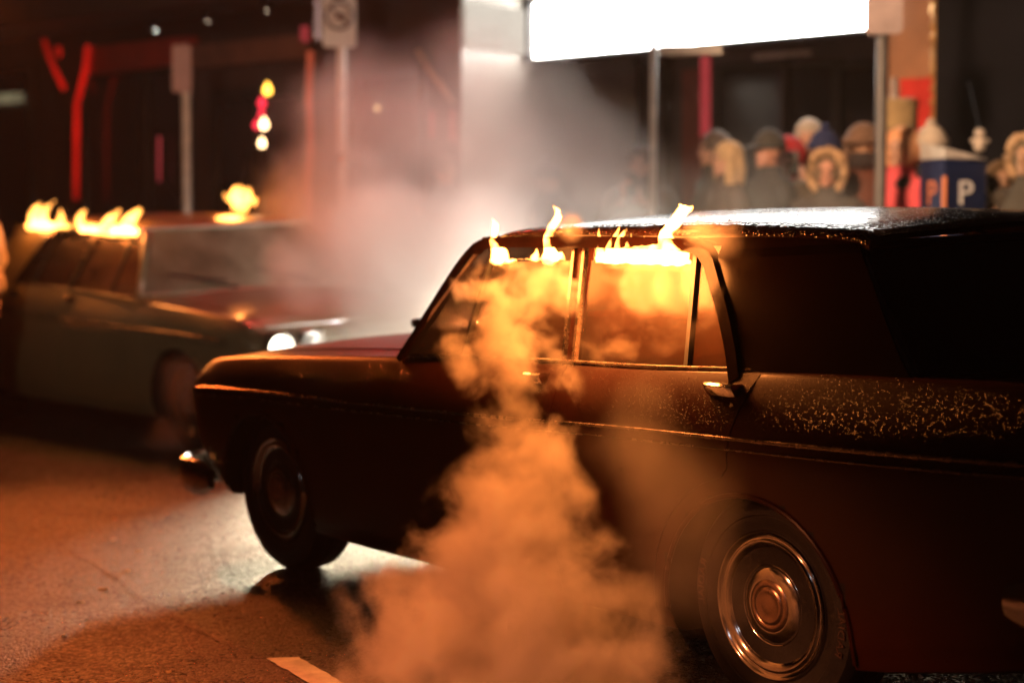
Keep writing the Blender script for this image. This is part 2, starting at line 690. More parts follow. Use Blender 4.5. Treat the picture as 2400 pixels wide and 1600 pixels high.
M_road = ground_mat('wet_asphalt', (0.052, 0.046, 0.040), 0.26)
M_path = ground_mat('paved_footpath', (0.14, 0.13, 0.12), 0.40)
M_kerb = mat('kerb_concrete', (0.22, 0.21, 0.19), 0.6, bump=0.3, bscale=40)
M_line = mat('road_paint', (0.62, 0.58, 0.52), 0.5, var=0.25, nscale=18, bump=0.3, bscale=90)


def sheet(name, a0, a1, n0, n1, dz, m, step=1.0, pads=None):
    vs, fs = [], []
    na, nn = max(1, int((a1 - a0) / step)), max(1, int((n1 - n0) / step))
    for i in range(na + 1):
        for j in range(nn + 1):
            p = st(a0 + (a1 - a0) * i / na, n0 + (n1 - n0) * j / nn)
            vs.append((p.x, p.y, gz(p.x, p.y) + dz))
    for i in range(na):
        for j in range(nn):
            k = i * (nn + 1) + j
            fs.append((k, k + nn + 1, k + nn + 2, k + 1))
    o = link(name, mesh(vs, fs), m, None, False)
    return o


KERB_N = 9.25
setp(sheet('road', -120, 120, -60, KERB_N, 0.0, M_road, 4.0), kind='structure')
PATH_DZ = 0.13


def path_z(x, y):
    return gz(x, y) + PATH_DZ


setp(sheet('footpath', -120, 120, KERB_N + 0.15, 60, PATH_DZ, M_path, 4.0), kind='structure')
kb = MB()
for i in range(-20, 15):
    a0, a1 = i * 1.5 + 0.006, (i + 1) * 1.5 - 0.006
    prof = [(KERB_N, -0.05), (KERB_N + 0.005, PATH_DZ - 0.03), (KERB_N + 0.035, PATH_DZ + 0.003), (KERB_N + 0.15, PATH_DZ + 0.003), (KERB_N + 0.15, -0.05)]
    vs = []
    for a in (a0, a1):
        for (n, dz) in prof:
            p = st(a, n)
            vs.append((p.x, p.y, gz(p.x, p.y) + dz))
    k = len(prof)
    fs = [tuple(range(k)), tuple(reversed(range(k, 2 * k)))] + [(j, (j + 1) % k, k + (j + 1) % k, k + j) for j in range(k)]
    kb.add(vs, fs)
setp(kb.build('kerb', M_kerb, None, False), kind='structure')

# worn bay line in the foreground, seam in the asphalt, litter on the road
g = [on_ground(*p) for p in ((622, 1546), (700, 1537), (840, 1610), (930, 1680), (800, 1720), (735, 1612))]
q0, q1 = (g[0] + g[1]) / 2, on_ground(830, 1640)
ax = q1 - q0
ax /= np.linalg.norm(ax)
sx = np.cross(GN, ax)
W = np.linalg.norm(g[1] - g[0]) * 0.42
vs, fs = [], []
rr_ = random.Random(3)
for i in range(41):
    t = i / 40 * 1.25
    for j, s in enumerate((-1, -.33, .33, 1)):
        e = (rr_.random() - .5) * 0.008 if abs(s) == 1 else 0
        lead = 0.05 * (s + 1) / 2 - 0.02
        p = q0 + ax * (t + (lead if i == 0 else 0)) + sx * (s * W + e) + GN * 0.004
        vs.append(p)
for i in range(40):
    for j in range(3):
        k = i * 4 + j
        fs.append((k, k + 1, k + 5, k + 4))
setp(link('road_line', mesh(vs, fs), M_line, None, False), kind='structure')

sm = MB()
path = [on_ground(*p) for p in ((-60, 1195), (60, 1232), (160, 1290), (260, 1345), (330, 1400), (400, 1440), (470, 1480), (560, 1520))]
path = catmull(path, 6)
rr_ = random.Random(5)
vs, fs = [], []
for i, p in enumerate(path):
    t = path[min(i + 1, len(path) - 1)] - path[max(i - 1, 0)]
    t /= np.linalg.norm(t)
    s = np.cross(GN, t)
    o_ = (rr_.random() - .5) * .02
    w_ = .002 + rr_.random() * .004
    vs += [p + s * (o_ - w_) + GN * .004, p + s * (o_ + w_) + GN * .004]
for i in range(len(path) - 1):
    fs.append((2 * i, 2 * i + 1, 2 * i + 3, 2 * i + 2))
setp(link('road_seam', mesh(vs, fs), mat('bitumen_seam', (0.030, 0.027, 0.024), 0.6, bump=0.5, bscale=80), None, False), kind='structure')

M_leaf = mat('fallen_leaf', (0.85, 0.66, 0.38), 0.55, var=0.4, nscale=20)
for i, (px, py, s) in enumerate([(270, 1216, .06), (265, 1265, .065), (325, 1292, .06), (243, 1381, .065), (300, 1338, .05), (395, 1576, .05), (190, 1412, .045), (150, 1490, .04)]):
    p = on_ground(px, py)
    a = random.random() * 6
    vs = []
    K = 14
    for k in range(K):
        t = 2 * pi * k / K
        r = .55 * s * (0.55 + 0.45 * abs(cos(t * 1.5))) * (0.85 + random.random() * .3) * .6
        x, y = r * cos(t), r * sin(t) * .6
        vs.append((x * cos(a) - y * sin(a), x * sin(a) + y * cos(a), 0.003 + 0.002 * sin(t * 2 + i)))
    top = vs + [(0, 0, 0.005)]
    bot = [(v[0], v[1], v[2] - 0.003) for v in top]
    fs = [(k, (k + 1) % K, K) for k in range(K)] + [((k + 1) % K + K + 1, k + K + 1, 2 * K + 1) for k in range(K)] + [(k, k + K + 1, (k + 1) % K + K + 1, (k + 1) % K) for k in range(K)]
    o = link('fallen_leaf', mesh(top + bot, fs), M_leaf, None, True, None)
    o.location = (p[0], p[1], gz(p[0], p[1]) + 0.002)
    setp(o, 'small dry leaf lying on the orange lit asphalt left of the dark car', 'leaf', 'fallen leaves on the road')

# ------------------------------------------------------------------ the two saloons
f_zl = pchip([.747, .735, .69, .63, .55, .45, .3, -.4, -.6, -3.0, -3.4, -3.7, -3.9], [.640, .56, .50, .435, .36, .30, .25, .195, .19, .20, .26, .33, .45])
f_zt = pchip([.747, .735, .69, .63, .55, .03, -.4, -.98, -1.3, -1.85, -2.26, -2.67, -3.2, -3.63, -3.84, -3.9], [.660, .705, .745, .785, .812, .859, .884, .915, .930, .946, .955, .972, .992, 1.0, .985, .94])
f_zc = pchip([.747, .735, .69, .6, .3, 0, -.4, -.8, -.95, -1.1, -2.7, -3.0, -3.3, -3.6, -3.84, -3.9], [.660, .705, .75, .80, .868, .900, .930, .945, .935, .92, .93, .955, .985, .985, .965, .92])
f_w = pchip([.747, .735, .69, .6, .4, 0, -1, -2.6, -3.3, -3.7, -3.84, -3.9], [.72, .755, .80, .835, .858, .868, .875, .875, .862, .835, .815, .79])
f_trim = pchip([.75, .5, -.756, -1.466, -2.33, -2.70, -3.21, -3.69, -3.9], [.66, .705, .742, .759, .788, .796, .808, .824, .83])
HALF = [(.55, 0, 0), (.90, 0, 0), (.955, .06, 0), (.975, .16, 0), (.988, .40, 0), (.997, .62, 0), (1.0, .72, 0), (.988, .81, 0), (.966, .88, 0), (.938, .94, 0), (.912, .985, 0), (.892, 1, 0), (.86, 1, .02), (.70, 1, .45), (.40, 1, .88), (.16, 1, .99), (0, 1, 1)]


def half_section(x, sub=3):
    zl, zt, zc, w = f_zl(x), f_zt(x), f_zc(x), f_w(x)
    pts = []
    for (fy, fz, fc) in HALF:
        z = zl + (zt - zl) * fz if fc == 0 else zt + (zc - zt) * fc
        pts.append((fy * w, z))
    return catmull(pts, sub)


def side_y(x, z):
    p = half_section(x, 3)
    best = None
    for i in range(4, 35):
        (y0, z0), (y1, z1) = p[i], p[i + 1]
        if z0 <= z <= z1 and z1 > z0:
            return float(y0 + (y1 - y0) * (z - z0) / (z1 - z0))
    return float(p[4][0] if z < p[4][1] else p[34][0])


TUM, GB = .47, .80


def gy(z):                                    # half width of the greenhouse at height z
    return GB - TUM * (z - .92)


XST = [.747, .742, .735, .72, .70, .67, .64, .60, .55, .48, .40, .30, .2] + [.1 - .1 * i for i in range(38)] + [-3.70, -3.76, -3.81, -3.85, -3.88, -3.9]
WHX, WHR, ARC, ARZ, WBASE = (0.0, -2.754), .325, .352, .285, 2.754


def solid_patch(rows, t=.012):
    """grid of outer points (rows of equal length) thickened inwards (towards y=0): closed verts, faces"""
    R, K = len(rows), len(rows[0])
    vs = [p for r in rows for p in r] + [(p[0], p[1] - math.copysign(t, p[1]), p[2]) for r in rows for p in r]
    fs = []
    o = R * K
    for i in range(R - 1):
        for j in range(K - 1):
            k = i * K + j
            fs.append((k, k + 1, k + K + 1, k + K))
            fs.append((o + k, o + k + K, o + k + K + 1, o + k + 1))
    for i in range(R - 1):
        for j in (0, K - 1):
            k = i * K + j
            fs.append((k, k + K, o + k + K, o + k))
    for j in range(K - 1):
        for i in (0, R - 1):
            k = i * K + j
            fs.append((k, o + k, o + k + 1, k + 1))
    return vs, fs


def ruled(top, bot, nz, t, s, off=0.0):
    """patch on the leaning side of the greenhouse between two (x,z) curves of equal length"""
    rows = []
    for a, b in zip(top, bot):
        row = []
        for k in range(nz + 1):
            f = k / nz
            x, z = a[0] + (b[0] - a[0]) * f, a[1] + (b[1] - a[1]) * f
            row.append((x, s * (gy(z) + off), z))
        rows.append(row)
    return solid_patch(rows, t)


def strip2(pts, w0, w1, t, s, off=0.0):
    """bar following (x,z) points on the greenhouse side; w0 behind, w1 ahead of the line"""
    a, b = [], []
    n = len(pts)
    for i, p in enumerate(pts):
        d = np.array(pts[min(i + 1, n - 1)], float) - np.array(pts[max(i - 1, 0)], float)
        d /= np.linalg.norm(d)
        nn_ = np.array([-d[1], d[0]])
        a.append((p[0] + nn_[0] * w1, p[1] + nn_[1] * w1))
        b.append((p[0] - nn_[0] * w0, p[1] - nn_[1] * w0))
    return ruled(a, b, 1, t, s, off)


M_rub = mat('weathered_cream_seal', (.50, .45, .36), .55)


def build_car(name, label, O, M3, paint, g=0.0, scale=1.0, lit=None, sideglass=None, windscreen=None, rearglass=None, cap=None, capc=None, letters=False):
    """saloon in its own axes: x forward from the front axle, y to its left, z up"""
    root = empty(name)
    setp(root, label, 'car', 'burning saloon cars parked in the street')
    mw = Matrix.Identity(4)
    for i in range(3):
        for j in range(3):
            mw[i][j] = M3[j][i] * scale
        mw[i][3] = O[i]
    root.matrix_world = mw
    X = lambda x: x + g

    # ---- body: lofted shell with wheel wells cut out
    vs, fs = [], []
    K = None
    for x in XST:
        h = half_section(x, 3)
        ring = [(x, y, z) for (y, z) in h] + [(x, -y, z) for (y, z) in reversed(h[:-1])]
        K = len(ring)
        vs += ring
    for i in range(len(XST) - 1):
        for k in range(K):
            fs.append((i * K + k, i * K + (k + 1) % K, (i + 1) * K + (k + 1) % K, (i + 1) * K + k))
    fs.append(tuple(range(K)))
    fs.append(tuple(reversed(range((len(XST) - 1) * K, len(XST) * K))))
    mb = MB()
    mb.add(vs, fs)
    body = mb.build('body', [paint, M_under], root, angle=40)
    for s in (1, -1):
        for wx in WHX:
            cm = MB()
            prof = [(ARC, .46), (ARC, .80), (ARC + .004, .90), (ARC + .004, 1.05)]
            cm.lathe(prof, (wx, 0, ARZ), 'y', 56, s)
            co = cm.build('cut', M_under, None, False)
            co.matrix_world = Matrix.Identity(4)
            md = body.modifiers.new('b', 'BOOLEAN')
            md.operation = 'DIFFERENCE'
            md.solver = 'EXACT'
            co.matrix_world = mw
            md.object = co
            bpy.context.view_layer.update()
            evaluated(body)
            bpy.data.objects.remove(co)
    body.data.set_sharp_from_angle(angle=radians(40))
    # black wheel wells and floor
    if len(body.data.materials) < 2:
        body.data.materials.clear()
        body.data.materials.append(paint)
        body.data.materials.append(M_under)
    for p in body.data.polygons:
        c = p.center
        inw = any((c.x - wx)**2 + (c.z - ARZ)**2 < (ARC + .012)**2 and .40 < abs(c.y) < .90 for wx in WHX)
        p.material_index = 1 if inw or (p.normal.z < -.9 and c.z < .4) else 0

    # ---- rolled wheel-arch lips
    for wx in WHX:
        for s in (1, -1):
            lp = MB()
            pts = []
            for k in range(33):
                a = radians(-8 + 196 * k / 32)
                x, z = wx + (ARC + .006) * cos(a), ARZ + (ARC + .006) * sin(a)
                pts.append((x, s * (side_y(x, max(z, f_zl(x) + .03)) + .001), z)) if z > f_zl(x) + .02 else None
            lp.tube(pts, .008, 8)
            lp.build('wheel_arch_lip', paint, root)

    # ---- bonnet, boot lid and doors as their own shells standing 3 mm proud
    def top_z(x, y):
        h = half_section(x, 3)
        for i in range(36, len(h) - 1):
            (y0, z0), (y1, z1) = h[i], h[i + 1]
            if y1 <= abs(y) <= y0:
                return float(z0 + (z1 - z0) * (y0 - abs(y)) / max(1e-6, y0 - y1))
        return f_zc(x)

    for nm, x0, x1 in (('bonnet', .66, X(-.82)), ('boot_lid', -3.32, -3.84)):
        rows_t = []
        for i in range(25):
            x = x0 + (x1 - x0) * i / 24
            rows_t.append([(x, .66 * (2 * j / 20 - 1), top_z(x, .66 * (2 * j / 20 - 1)) + .004) for j in range(21)])
        R_, K_ = 25, 21
        v = [p for r in rows_t for p in r] + [(p[0], p[1], p[2] - .012) for r in rows_t for p in r]
        f = []
        o_ = R_ * K_
        for i in range(R_ - 1):
            for j in range(K_ - 1):
                k = i * K_ + j
                f += [(k, k + 1, k + K_ + 1, k + K_), (o_ + k, o_ + k + K_, o_ + k + K_ + 1, o_ + k + 1)]
        for i in range(R_ - 1):
            for j in (0, K_ - 1):
                k = i * K_ + j
                f.append((k, k + K_, o_ + k + K_, o_ + k))
        for j in range(K_ - 1):
            for i in (0, R_ - 1):
                k = i * K_ + j
                f.append((k, o_ + k, o_ + k + 1, k + 1))
        MB().add(v, f).build(nm, paint, root)

    def door(nm, xf, xr, handle_x):
        for s in (1, -1):
            rows = []
            zs = [.235 + (.925 - .235) * k / 26 for k in range(27)]
            for k, z in enumerate(zs):
                a, b = xf(z), xr(z)
                row = []
                for j in range(19):
                    x = a + (b - a) * j / 18
                    zz = z if k < 26 else f_zt(x) - .004
                    if k >= 22:
                        zz = z + (f_zt(x) - .004 - .925) * (k - 21) / 5
                    row.append((x, s * (side_y(x, zz) + .0035), zz))
                rows.append(row)
            v, f = solid_patch(rows, .014)
            d = MB().add(v, f).build(nm, paint, root, angle=45)
            hz = f_zt(handle_x) - .045
            hb = MB()
            y = side_y(handle_x, hz)
            L_, y0_, y1_ = .062, y - .004, y + .052
            rows_h = []
            for (xx_, k_) in ((-L_, .80), (-L_ + .012, .97), (0, 1.0), (L_ - .02, .92), (L_, .62)):
                yo = y0_ + (y1_ - y0_) * k_
                rows_h.append([(y0_, .016), (yo - .008, .019), (yo, .014), (yo - .001, .004), (yo - .014, -.016), (y0_, -.026)])
            K_ = 6
            vv = [(handle_x + xx_, s * q[0], hz + q[1]) for (xx_, k_), r_ in zip(((-L_, 0), (-L_ + .012, 0), (0, 0), (L_ - .02, 0), (L_, 0)), rows_h) for q in r_]
            ff = [(i * K_ + j, i * K_ + (j + 1) % K_, (i + 1) * K_ + (j + 1) % K_, (i + 1) * K_ + j) for i in range(4) for j in range(K_)]
            ff += [tuple(range(K_)), tuple(reversed(range(4 * K_, 5 * K_)))]
            hb.add(vv, ff)
            hb.lathe([(.0, .028), (.010, .026), (.012, .0)], (handle_x - .045, s * y, hz - .045), 'y', 14, s)
            hb.build('handle', M_chrome, d)

    frontx = lambda z: X(-.95 + .06 * max(0, (.6 - z)))
    midx = lambda z: X(-1.885 - .012 * (.95 - z))

    def rearx(z):
        if z >= .78:
            return X(-2.685 - .35 * (z - .78) - .15 * max(0, z - .90))
        a = (z - ARZ) / (ARC + .06)
        edge = -WBASE + (ARC + .06) * sqrt(max(0.0, 1 - a * a)) if abs(a) < 1 else -WBASE
        return max(X(-2.685), edge + .0) if z < .70 else X(-2.685) if edge < X(-2.685) else edge
    door('front_door', frontx, lambda z: midx(z) + .003, X(-1.76))
    door('rear_door', lambda z: midx(z) - .004, rearx, X(-2.63) if g == 0 else X(-2.58))

    # ---- side trim and belt mouldings
    for s in (1, -1):
        tb = MB()
        pts = [(x, s * (side_y(x, f_trim(x)) + .006), f_trim(x)) for x in [.55 - .07 * i for i in range(63)] if x > -3.8]
        tb.tube(pts, .0055, 8, up=(0, 1, 0))
        pts2 = [(x, s * (side_y(x, f_trim(x) - .03) + .005), f_trim(x) - .03) for x in [.55 - .07 * i for i in range(63)] if x > -3.8]
        tb.tube(pts2, .0028, 8, up=(0, 1, 0))
        tb.build('trim_strip', M_trim, root)
        bl = MB()
        xs = [X(-1.0) - (1.69 if True else 0) * i / 24 for i in range(25)]
        bl.tube([(x, s * (gy(f_zt(x)) - .002), f_zt(x) + .004) for x in xs], .008, 8)
        bl.build('belt_moulding', M_trim if g == 0 else paint, root)

    # ---- greenhouse
    bz = lambda x: f_zt(x) - .01
    fr = catmull([(-1.185, 1.297), (-1.265, 1.322), (-1.699, 1.330), (-2.044, 1.330), (-2.270, 1.324), (-2.345, 1.311), (-2.406, 1.270)], 6)
    ce = catmull([(-2.406, 1.270), (-2.455, 1.215), (-2.52, 1.145), (-2.60, 1.045), (-2.660, .955)], 6)
    P = lambda pts: [(X(p[0]), p[1]) for p in pts]
    for s in (1, -1):
        ap = MB()
        v, f = strip2(P(catmull([(-.935, .905), (-.985, 1.0), (-1.10, 1.225), (-1.165, 1.300)], 5)), .014, .014, .045, s, .004)
        ap.add(v, f)
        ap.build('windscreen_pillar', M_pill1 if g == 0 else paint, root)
        rl = MB()
        v, f = strip2(P(fr + ce[1:]), .006, .030, .034, s, .024)
        rl.add(v, f)
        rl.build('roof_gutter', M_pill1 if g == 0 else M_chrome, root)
        fm = MB()
        top = P([(-1.20, 1.292), (-1.265, 1.308), (-1.699, 1.315), (-2.044, 1.315), (-2.27, 1.309), (-2.34, 1.295), (-2.395, 1.255)])
        v, f = strip2(catmull(top, 5), .012, .012, .020, s, .004)
        fm.add(v, f)
        v, f = strip2(P([(-2.397, 1.262), (-2.44, 1.205), (-2.505, 1.13), (-2.585, 1.03), (-2.645, .955)]), .010, .012, .020, s, .004)
        fm.add(v, f)
        fm.build('window_frame', M_trim, root)
        bp_ = MB()
        v, f = strip2(P([(-1.744, 1.318), (-1.885, .935)]), .024, .024, .03, s, -.006)
        bp_.add(v, f)
        bp_.build('door_pillar', paint, root)
        for xo in (-.026, .026):
            dv = MB()
            v, f = strip2(P([(-1.744 + xo, 1.310), (-1.885 + xo, .940)]), .006, .006, .02, s, .007)
            dv.add(v, f)
            dv.build('window_channel', M_trim, root)
        for a, b, w in (((-1.275, 1.300), (-1.305, .930), .008), ((-2.300, 1.300), (-2.425, .945), .011)):
            dv = MB()
            v, f = strip2(P([a, b]), w * .7, w * .7, .022, s, .003)
            dv.add(v, f)
            dv.build('window_divider', M_black, root)
        # rear roof pillar
        rt = [(-2.41, 1.300), (-2.415, 1.272), (-2.462, 1.212), (-2.53, 1.138), (-2.61, 1.040), (-2.675, .945)]
        rb = [(-2.945, 1.325), (-2.975, 1.285), (-3.04, 1.215), (-3.125, 1.12), (-3.225, 1.02), (-3.315, .95)]
        rt, rb = catmull(P(rt), 4), catmull(P(rb), 4)
        cp = MB()
        v, f = ruled(rt, rb, 6, .035, s, .006)
        cp.add(v, f)
        v, f = ruled(P([(-2.29, 1.335), (-2.41, 1.318), (-2.415, 1.275)]), P([(-2.94, 1.346), (-2.945, 1.334), (-2.96, 1.30)]), 6, .035, s, .006)
        cp.add(v, f)
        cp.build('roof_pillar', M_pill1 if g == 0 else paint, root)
        # panes (wound down a little: flames come out over their top edge)
        gm = sideglass or M_glass
        quads = [[(-1.10, 1.215), (-1.285, 1.245), (-1.308, .930), (-.965, .915)],
                 [(-1.292, 1.247), (-1.725, 1.258), (-1.858, .935), (-1.315, .930)],
                 [(-1.815, 1.260), (-2.305, 1.254), (-2.420, .945), (-1.915, .935)],
                 [(-2.318, 1.300), (-2.395, 1.262), (-2.640, .955), (-2.435, .945)]]
        for q in quads:
            a0, a1, b1, b0 = P(q)
            tp = [(a0[0] + (a1[0] - a0[0]) * k / 6, a0[1] + (a1[1] - a0[1]) * k / 6) for k in range(7)]
            bt = [(b0[0] + (b1[0] - b0[0]) * k / 6, b0[1] + (b1[1] - b0[1]) * k / 6) for k in range(7)]
            v, f = ruled(tp, bt, 4, .004, s, -.010)
            MB().add(v, f).build('window_pane', gm, root)
    # roof skin
    xs = [-1.175, -1.19, -1.215, -1.26, -1.33, -1.45] + [-1.6 - .1 * i for i in range(12)] + [-2.80, -2.88, -2.94, -2.985]
    fe = pchip([-1.175, -1.24, -1.37, -1.6, -1.94, -2.26, -2.6, -2.9, -2.985], [1.318, 1.336, 1.348, 1.354, 1.357, 1.357, 1.357, 1.350, 1.335])
    fc = pchip([-1.175, -1.24, -1.37, -1.6, -1.94, -2.3, -2.6, -2.9, -2.985], [1.332, 1.356, 1.378, 1.394, 1.404, 1.407, 1.402, 1.385, 1.362])
    rows = []
    for x in xs:
        ze, zc = fe(x), fc(x)
        half = catmull([(gy(ze) + .014, ze - .030), (gy(ze) + .012, ze - .010), (gy(ze) - .015, ze + .006), (gy(ze) - .09, ze + (zc - ze) * .45), (.30, zc - .010), (0, zc)], 4)
        bow = lambda y: .09 * (y / .62)**2 if x > -1.5 else .0
        rows.append([(X(x) - bow(y) * max(0, (x + 1.5) / .325), y, z) for (y, z) in half] + [(X(x) - bow(y) * max(0, (x + 1.5) / .325), -y, z) for (y, z) in reversed(half[:-1])])
    R_, K_ = len(rows), len(rows[0])
    v = [p for r in rows for p in r] + [(p[0], p[1] * .985, p[2] - .016) for r in rows for p in r]
    o_ = R_ * K_
    f = []
    for i in range(R_ - 1):
        for j in range(K_ - 1):
            k = i * K_ + j
            f += [(k, k + 1, k + K_ + 1, k + K_), (o_ + k, o_ + k + K_, o_ + k + K_ + 1, o_ + k + 1)]
    for i in range(R_ - 1):
        for j in (0, K_ - 1):
            k = i * K_ + j
            f.append((k, k + K_, o_ + k + K_, o_ + k))
    for j in range(K_ - 1):
        for i in (0, R_ - 1):
            k = i * K_ + j
            f.append((k, o_ + k, o_ + k + 1, k + 1))
    MB().add(v, f).build('roof', M_roof1 if g == 0 else paint, root)

    # windscreen and rear screen: curved sheets between the pillars
    def screen(nm, top, bot, m, thick, bow_t, bow_b, frame_m):
        rows = []
        nyy, nzz = 24, 8
        for k in range(nzz + 1):
            f_ = k / nzz
            x = top[0] + (bot[0] - top[0]) * f_
            z = top[1] + (bot[1] - top[1]) * f_
            bw = bow_t + (bow_b - bow_t) * f_
            yy = gy(z) - .012
            row = []
            for j in range(nyy + 1):
                u = 2 * j / nyy - 1
                row.append((X(x) + bw * (1 - abs(u)**2.4), yy * u, z + .0 * (1 - u * u)))
            rows.append(row)
        v = [p for r in rows for p in r] + [(p[0] - thick, p[1], p[2] - thick) for r in rows for p in r]
        K_ = nyy + 1
        o_ = (nzz + 1) * K_
        f = []
        for i in range(nzz):
            for j in range(nyy):
                k = i * K_ + j
                f += [(k, k + 1, k + K_ + 1, k + K_), (o_ + k, o_ + k + K_, o_ + k + K_ + 1, o_ + k + 1)]
        for i in range(nzz):
            for j in (0, nyy):
                k = i * K_ + j
                f.append((k, k + K_, o_ + k + K_, o_ + k))
        for j in range(nyy):
            for i in (0, nzz):
                k = i * K_ + j
                f.append((k, o_ + k, o_ + k + 1, k + 1))
        w = MB().add(v, f).build(nm, m, root)
        fm = MB()
        loop = rows[0] + [r[-1] for r in rows[1:-1]] + list(reversed(rows[-1])) + [r[0] for r in reversed(rows[1:-1])]
        fm.tube(loop + [loop[0]], .013, 8)
        fm.build('screen_frame', frame_m, w)
        return w
    wsn = screen('windscreen', (-1.195, 1.318), (-.930, .925), windscreen or M_glass2, .004, .075, .130, M_chrome if g == 0 else M_rub)
    screen('rear_screen', (-2.925, 1.318), (-3.28, .972), rearglass or M_dark, .004, -.06, -.05, M_black)
    # wipers
    for yy in (.42, -.18):
        wp = MB()
        wp.tube([(X(-.79), yy, .945), (X(-.84), yy - .10, .965), (X(-.90), yy - .33, 1.03)], [.008, .006, .004], 8)
        wp.tube([(X(-.852), yy - .05, .985), (X(-.905), yy - .42, 1.045)], .007, 8)
        wp.build('wiper', M_black, root)
    if g == 0:
        # scuttle nozzle and the small mirror on the far wing
        mr_ = MB()
        mr_.tube([(-.18, .22, top_z(-.18, .22)), (-.18, .22, top_z(-.18, .22) + .03)], [.014, .009], 10)
        mr_.box((-.18, .22, top_z(-.18, .22) + .045), (.03, .05, .035), bev=.010)
        mr_.build('bonnet_ornament', M_black, root)

    # ---- interior: bench seats and steering wheel seen through the glass
    for xx, zz in ((-1.80, 1.06), (-2.62, 1.05)):
        se = MB()
        se.box((X(xx), 0, (zz + .93) / 2), (.14, 1.30, zz - .92 + .06), bev=.04)
        se.build('seat', M_seat, root)
    sw = MB()
    pts = [(X(-1.30) + .05 * cos(a), -.36 + .19 * sin(a), 1.0 + .17 * cos(a)) for a in [2 * pi * k / 32 for k in range(33)]]
    sw.tube(pts, .011, 8)
    sw.tube([(X(-1.30), -.53, 1.0), (X(-1.30), -.19, 1.0)], .012, 8)
    sw.tube([(X(-1.30), -.36, 1.0), (X(-1.05), -.36, .90)], .018, 8)
    sw.build('steering_wheel', M_black, root)

    # ---- wheels
    for wx in WHX:
        for s in (1, -1):
            w = empty('wheel')
            w.parent = root
            w.location = (wx, 0, WHR)
            ty = MB()
            R = WHR
            ty.lathe([(.205, .60), (.25, .597), (.30, .603), (R - .012, .618), (R, .635), (R, .655), (R - .006, .660), (R - .006, .668), (R, .673), (R, .705), (R - .006, .710), (R - .006, .718), (R, .723), (R, .745), (R - .010, .768),
                      (.300, .785), (.270, .792), (.255, .794), (.252, .790), (.232, .790), (.205, .778)], (0, 0, 0), 'y', 64, s)
            ty.build('tyre', M_tyre, w)
            rc = MB()
            rc.lathe([(.212, .770), (.212, .786), (.206, .793), (.199, .790), (.193, .782), (.187, .782), (.182, .790), (.174, .789), (.166, .780), (.150, .771), (.128, .766), (.121, .768), (.118, .776),
                      (.113, .779), (.108, .776)], (0, 0, 0), 'y', 72, s)
            hc = rc.build('hubcap', cap or M_cap, w, angle=60)
            c2 = MB()
            c2.lathe([(.108, .776), (.098, .783), (.090, .784), (.078, .790), (.074, .789)], (0, 0, 0), 'y', 56, s)
            c2.build('hub_ring', cap or M_cap, hc, angle=60)
            c3 = MB()
            c3.lathe([(.074, .789), (.068, .793), (.058, .795), (.054, .792), (.050, .795), (.044, .797), (.040, .795), (.020, .798), (.0, .799)], (0, 0, 0), 'y', 48, s)
            c3.build('hub_centre', capc or M_capc, hc, angle=60)
            if letters and s == 1:
                vs_, fs_ = text_mb('RADIAL', .040)
                ang0 = radians(186) if wx < -1 else radians(150)
                for side in (0, 1):
                    tb = MB()
                    out = []
                    for p in vs_:
                        r = .274 + p.y * .85
                        a = ang0 + side * pi - p.x / .274
                        out.append((r * cos(a), .7925 + p.z * .6, r * sin(a)))
                    tb.add(out, fs_)
                    tb.build('tyre_lettering', M_tyretx, w, False)

    # ---- bumpers, lamps, grille
    def bumper(nm, pl, z, h):
        path = catmull([(p[0], p[1], z) for p in pl], 5)
        path = path + [np.array([p[0], -p[1], p[2]]) for p in reversed(path[:-1])]
        prof = [(0, h / 2), (.020, h * .46), (.030, h * .2), (.030, -.1 * h), (.022, -h * .36), (0.0, -h / 2), (-.012, -h * .4), (-.004, 0), (-.012, h * .4)]
        vs, fs = [], []
        n = len(path)
        for i, p in enumerate(path):
            t = np.array(path[min(i + 1, n - 1)]) - np.array(path[max(i - 1, 0)])
            t /= np.linalg.norm(t)
            nn_ = np.cross(t, (0, 0, 1))
            if nn_ @ (np.array(p) - np.array([(-1.5), 0, z])) < 0:
                nn_ = -nn_
            e = min(i, n - 1 - i)
            taper = min(1.0, .55 + .15 * e)
            for (d, zz) in prof:
                vs.append(np.array(p) + nn_ * d + np.array([0, 0, zz * taper]))
        K = len(prof)
        for i in range(n - 1):
            for k in range(K):
                fs.append((i * K + k, i * K + (k + 1) % K, (i + 1) * K + (k + 1) % K, (i + 1) * K + k))
        fs += [tuple(range(K)), tuple(reversed(range((n - 1) * K, n * K)))]
        b_ = MB().add(vs, fs)
        b_.build(nm, M_chrome, root)
    bumper('front_bumper', [(.44, .852), (.58, .868), (.70, .845), (.775, .76), (.80, .55), (.82, .25), (.825, 0)], .325, .15)
    bumper('rear_bumper', [(-3.64, .868), (-3.80, .866), (-3.93, .80), (-3.97, .60), (-3.99, .3), (-3.995, 0)], .50, .15)
    for s in (1, -1):
        for j, yy in enumerate((.63, .43)):
            on = lit and j == 0
            xh = .765 - .015 * (yy - .43) / .2
            hb = MB()
            hb.lathe([(.098, -.06), (.098, .0), (.092, .018), (.080, .020), (.076, .008)], (xh, s * yy, .655), 'x', 36)
            h_ = hb.build('headlight', M_chrome, root)
            ln = MB()
            ln.lathe([(.076, .004), (.06, .016), (.03, .024), (0, .027)], (xh, s * yy, .655), 'x', 32)
            ln.build('lens', M_headon if on else M_headl, h_)
        tl = MB()
        tl.lathe([(.075, -.05), (.075, .02), (.06, .035), (.02, .042), (0, .043)], (-3.885, s * .66, .74), 'x', 28, -1)
        tl.build('tail_light', M_tail, root)
    gr = MB()
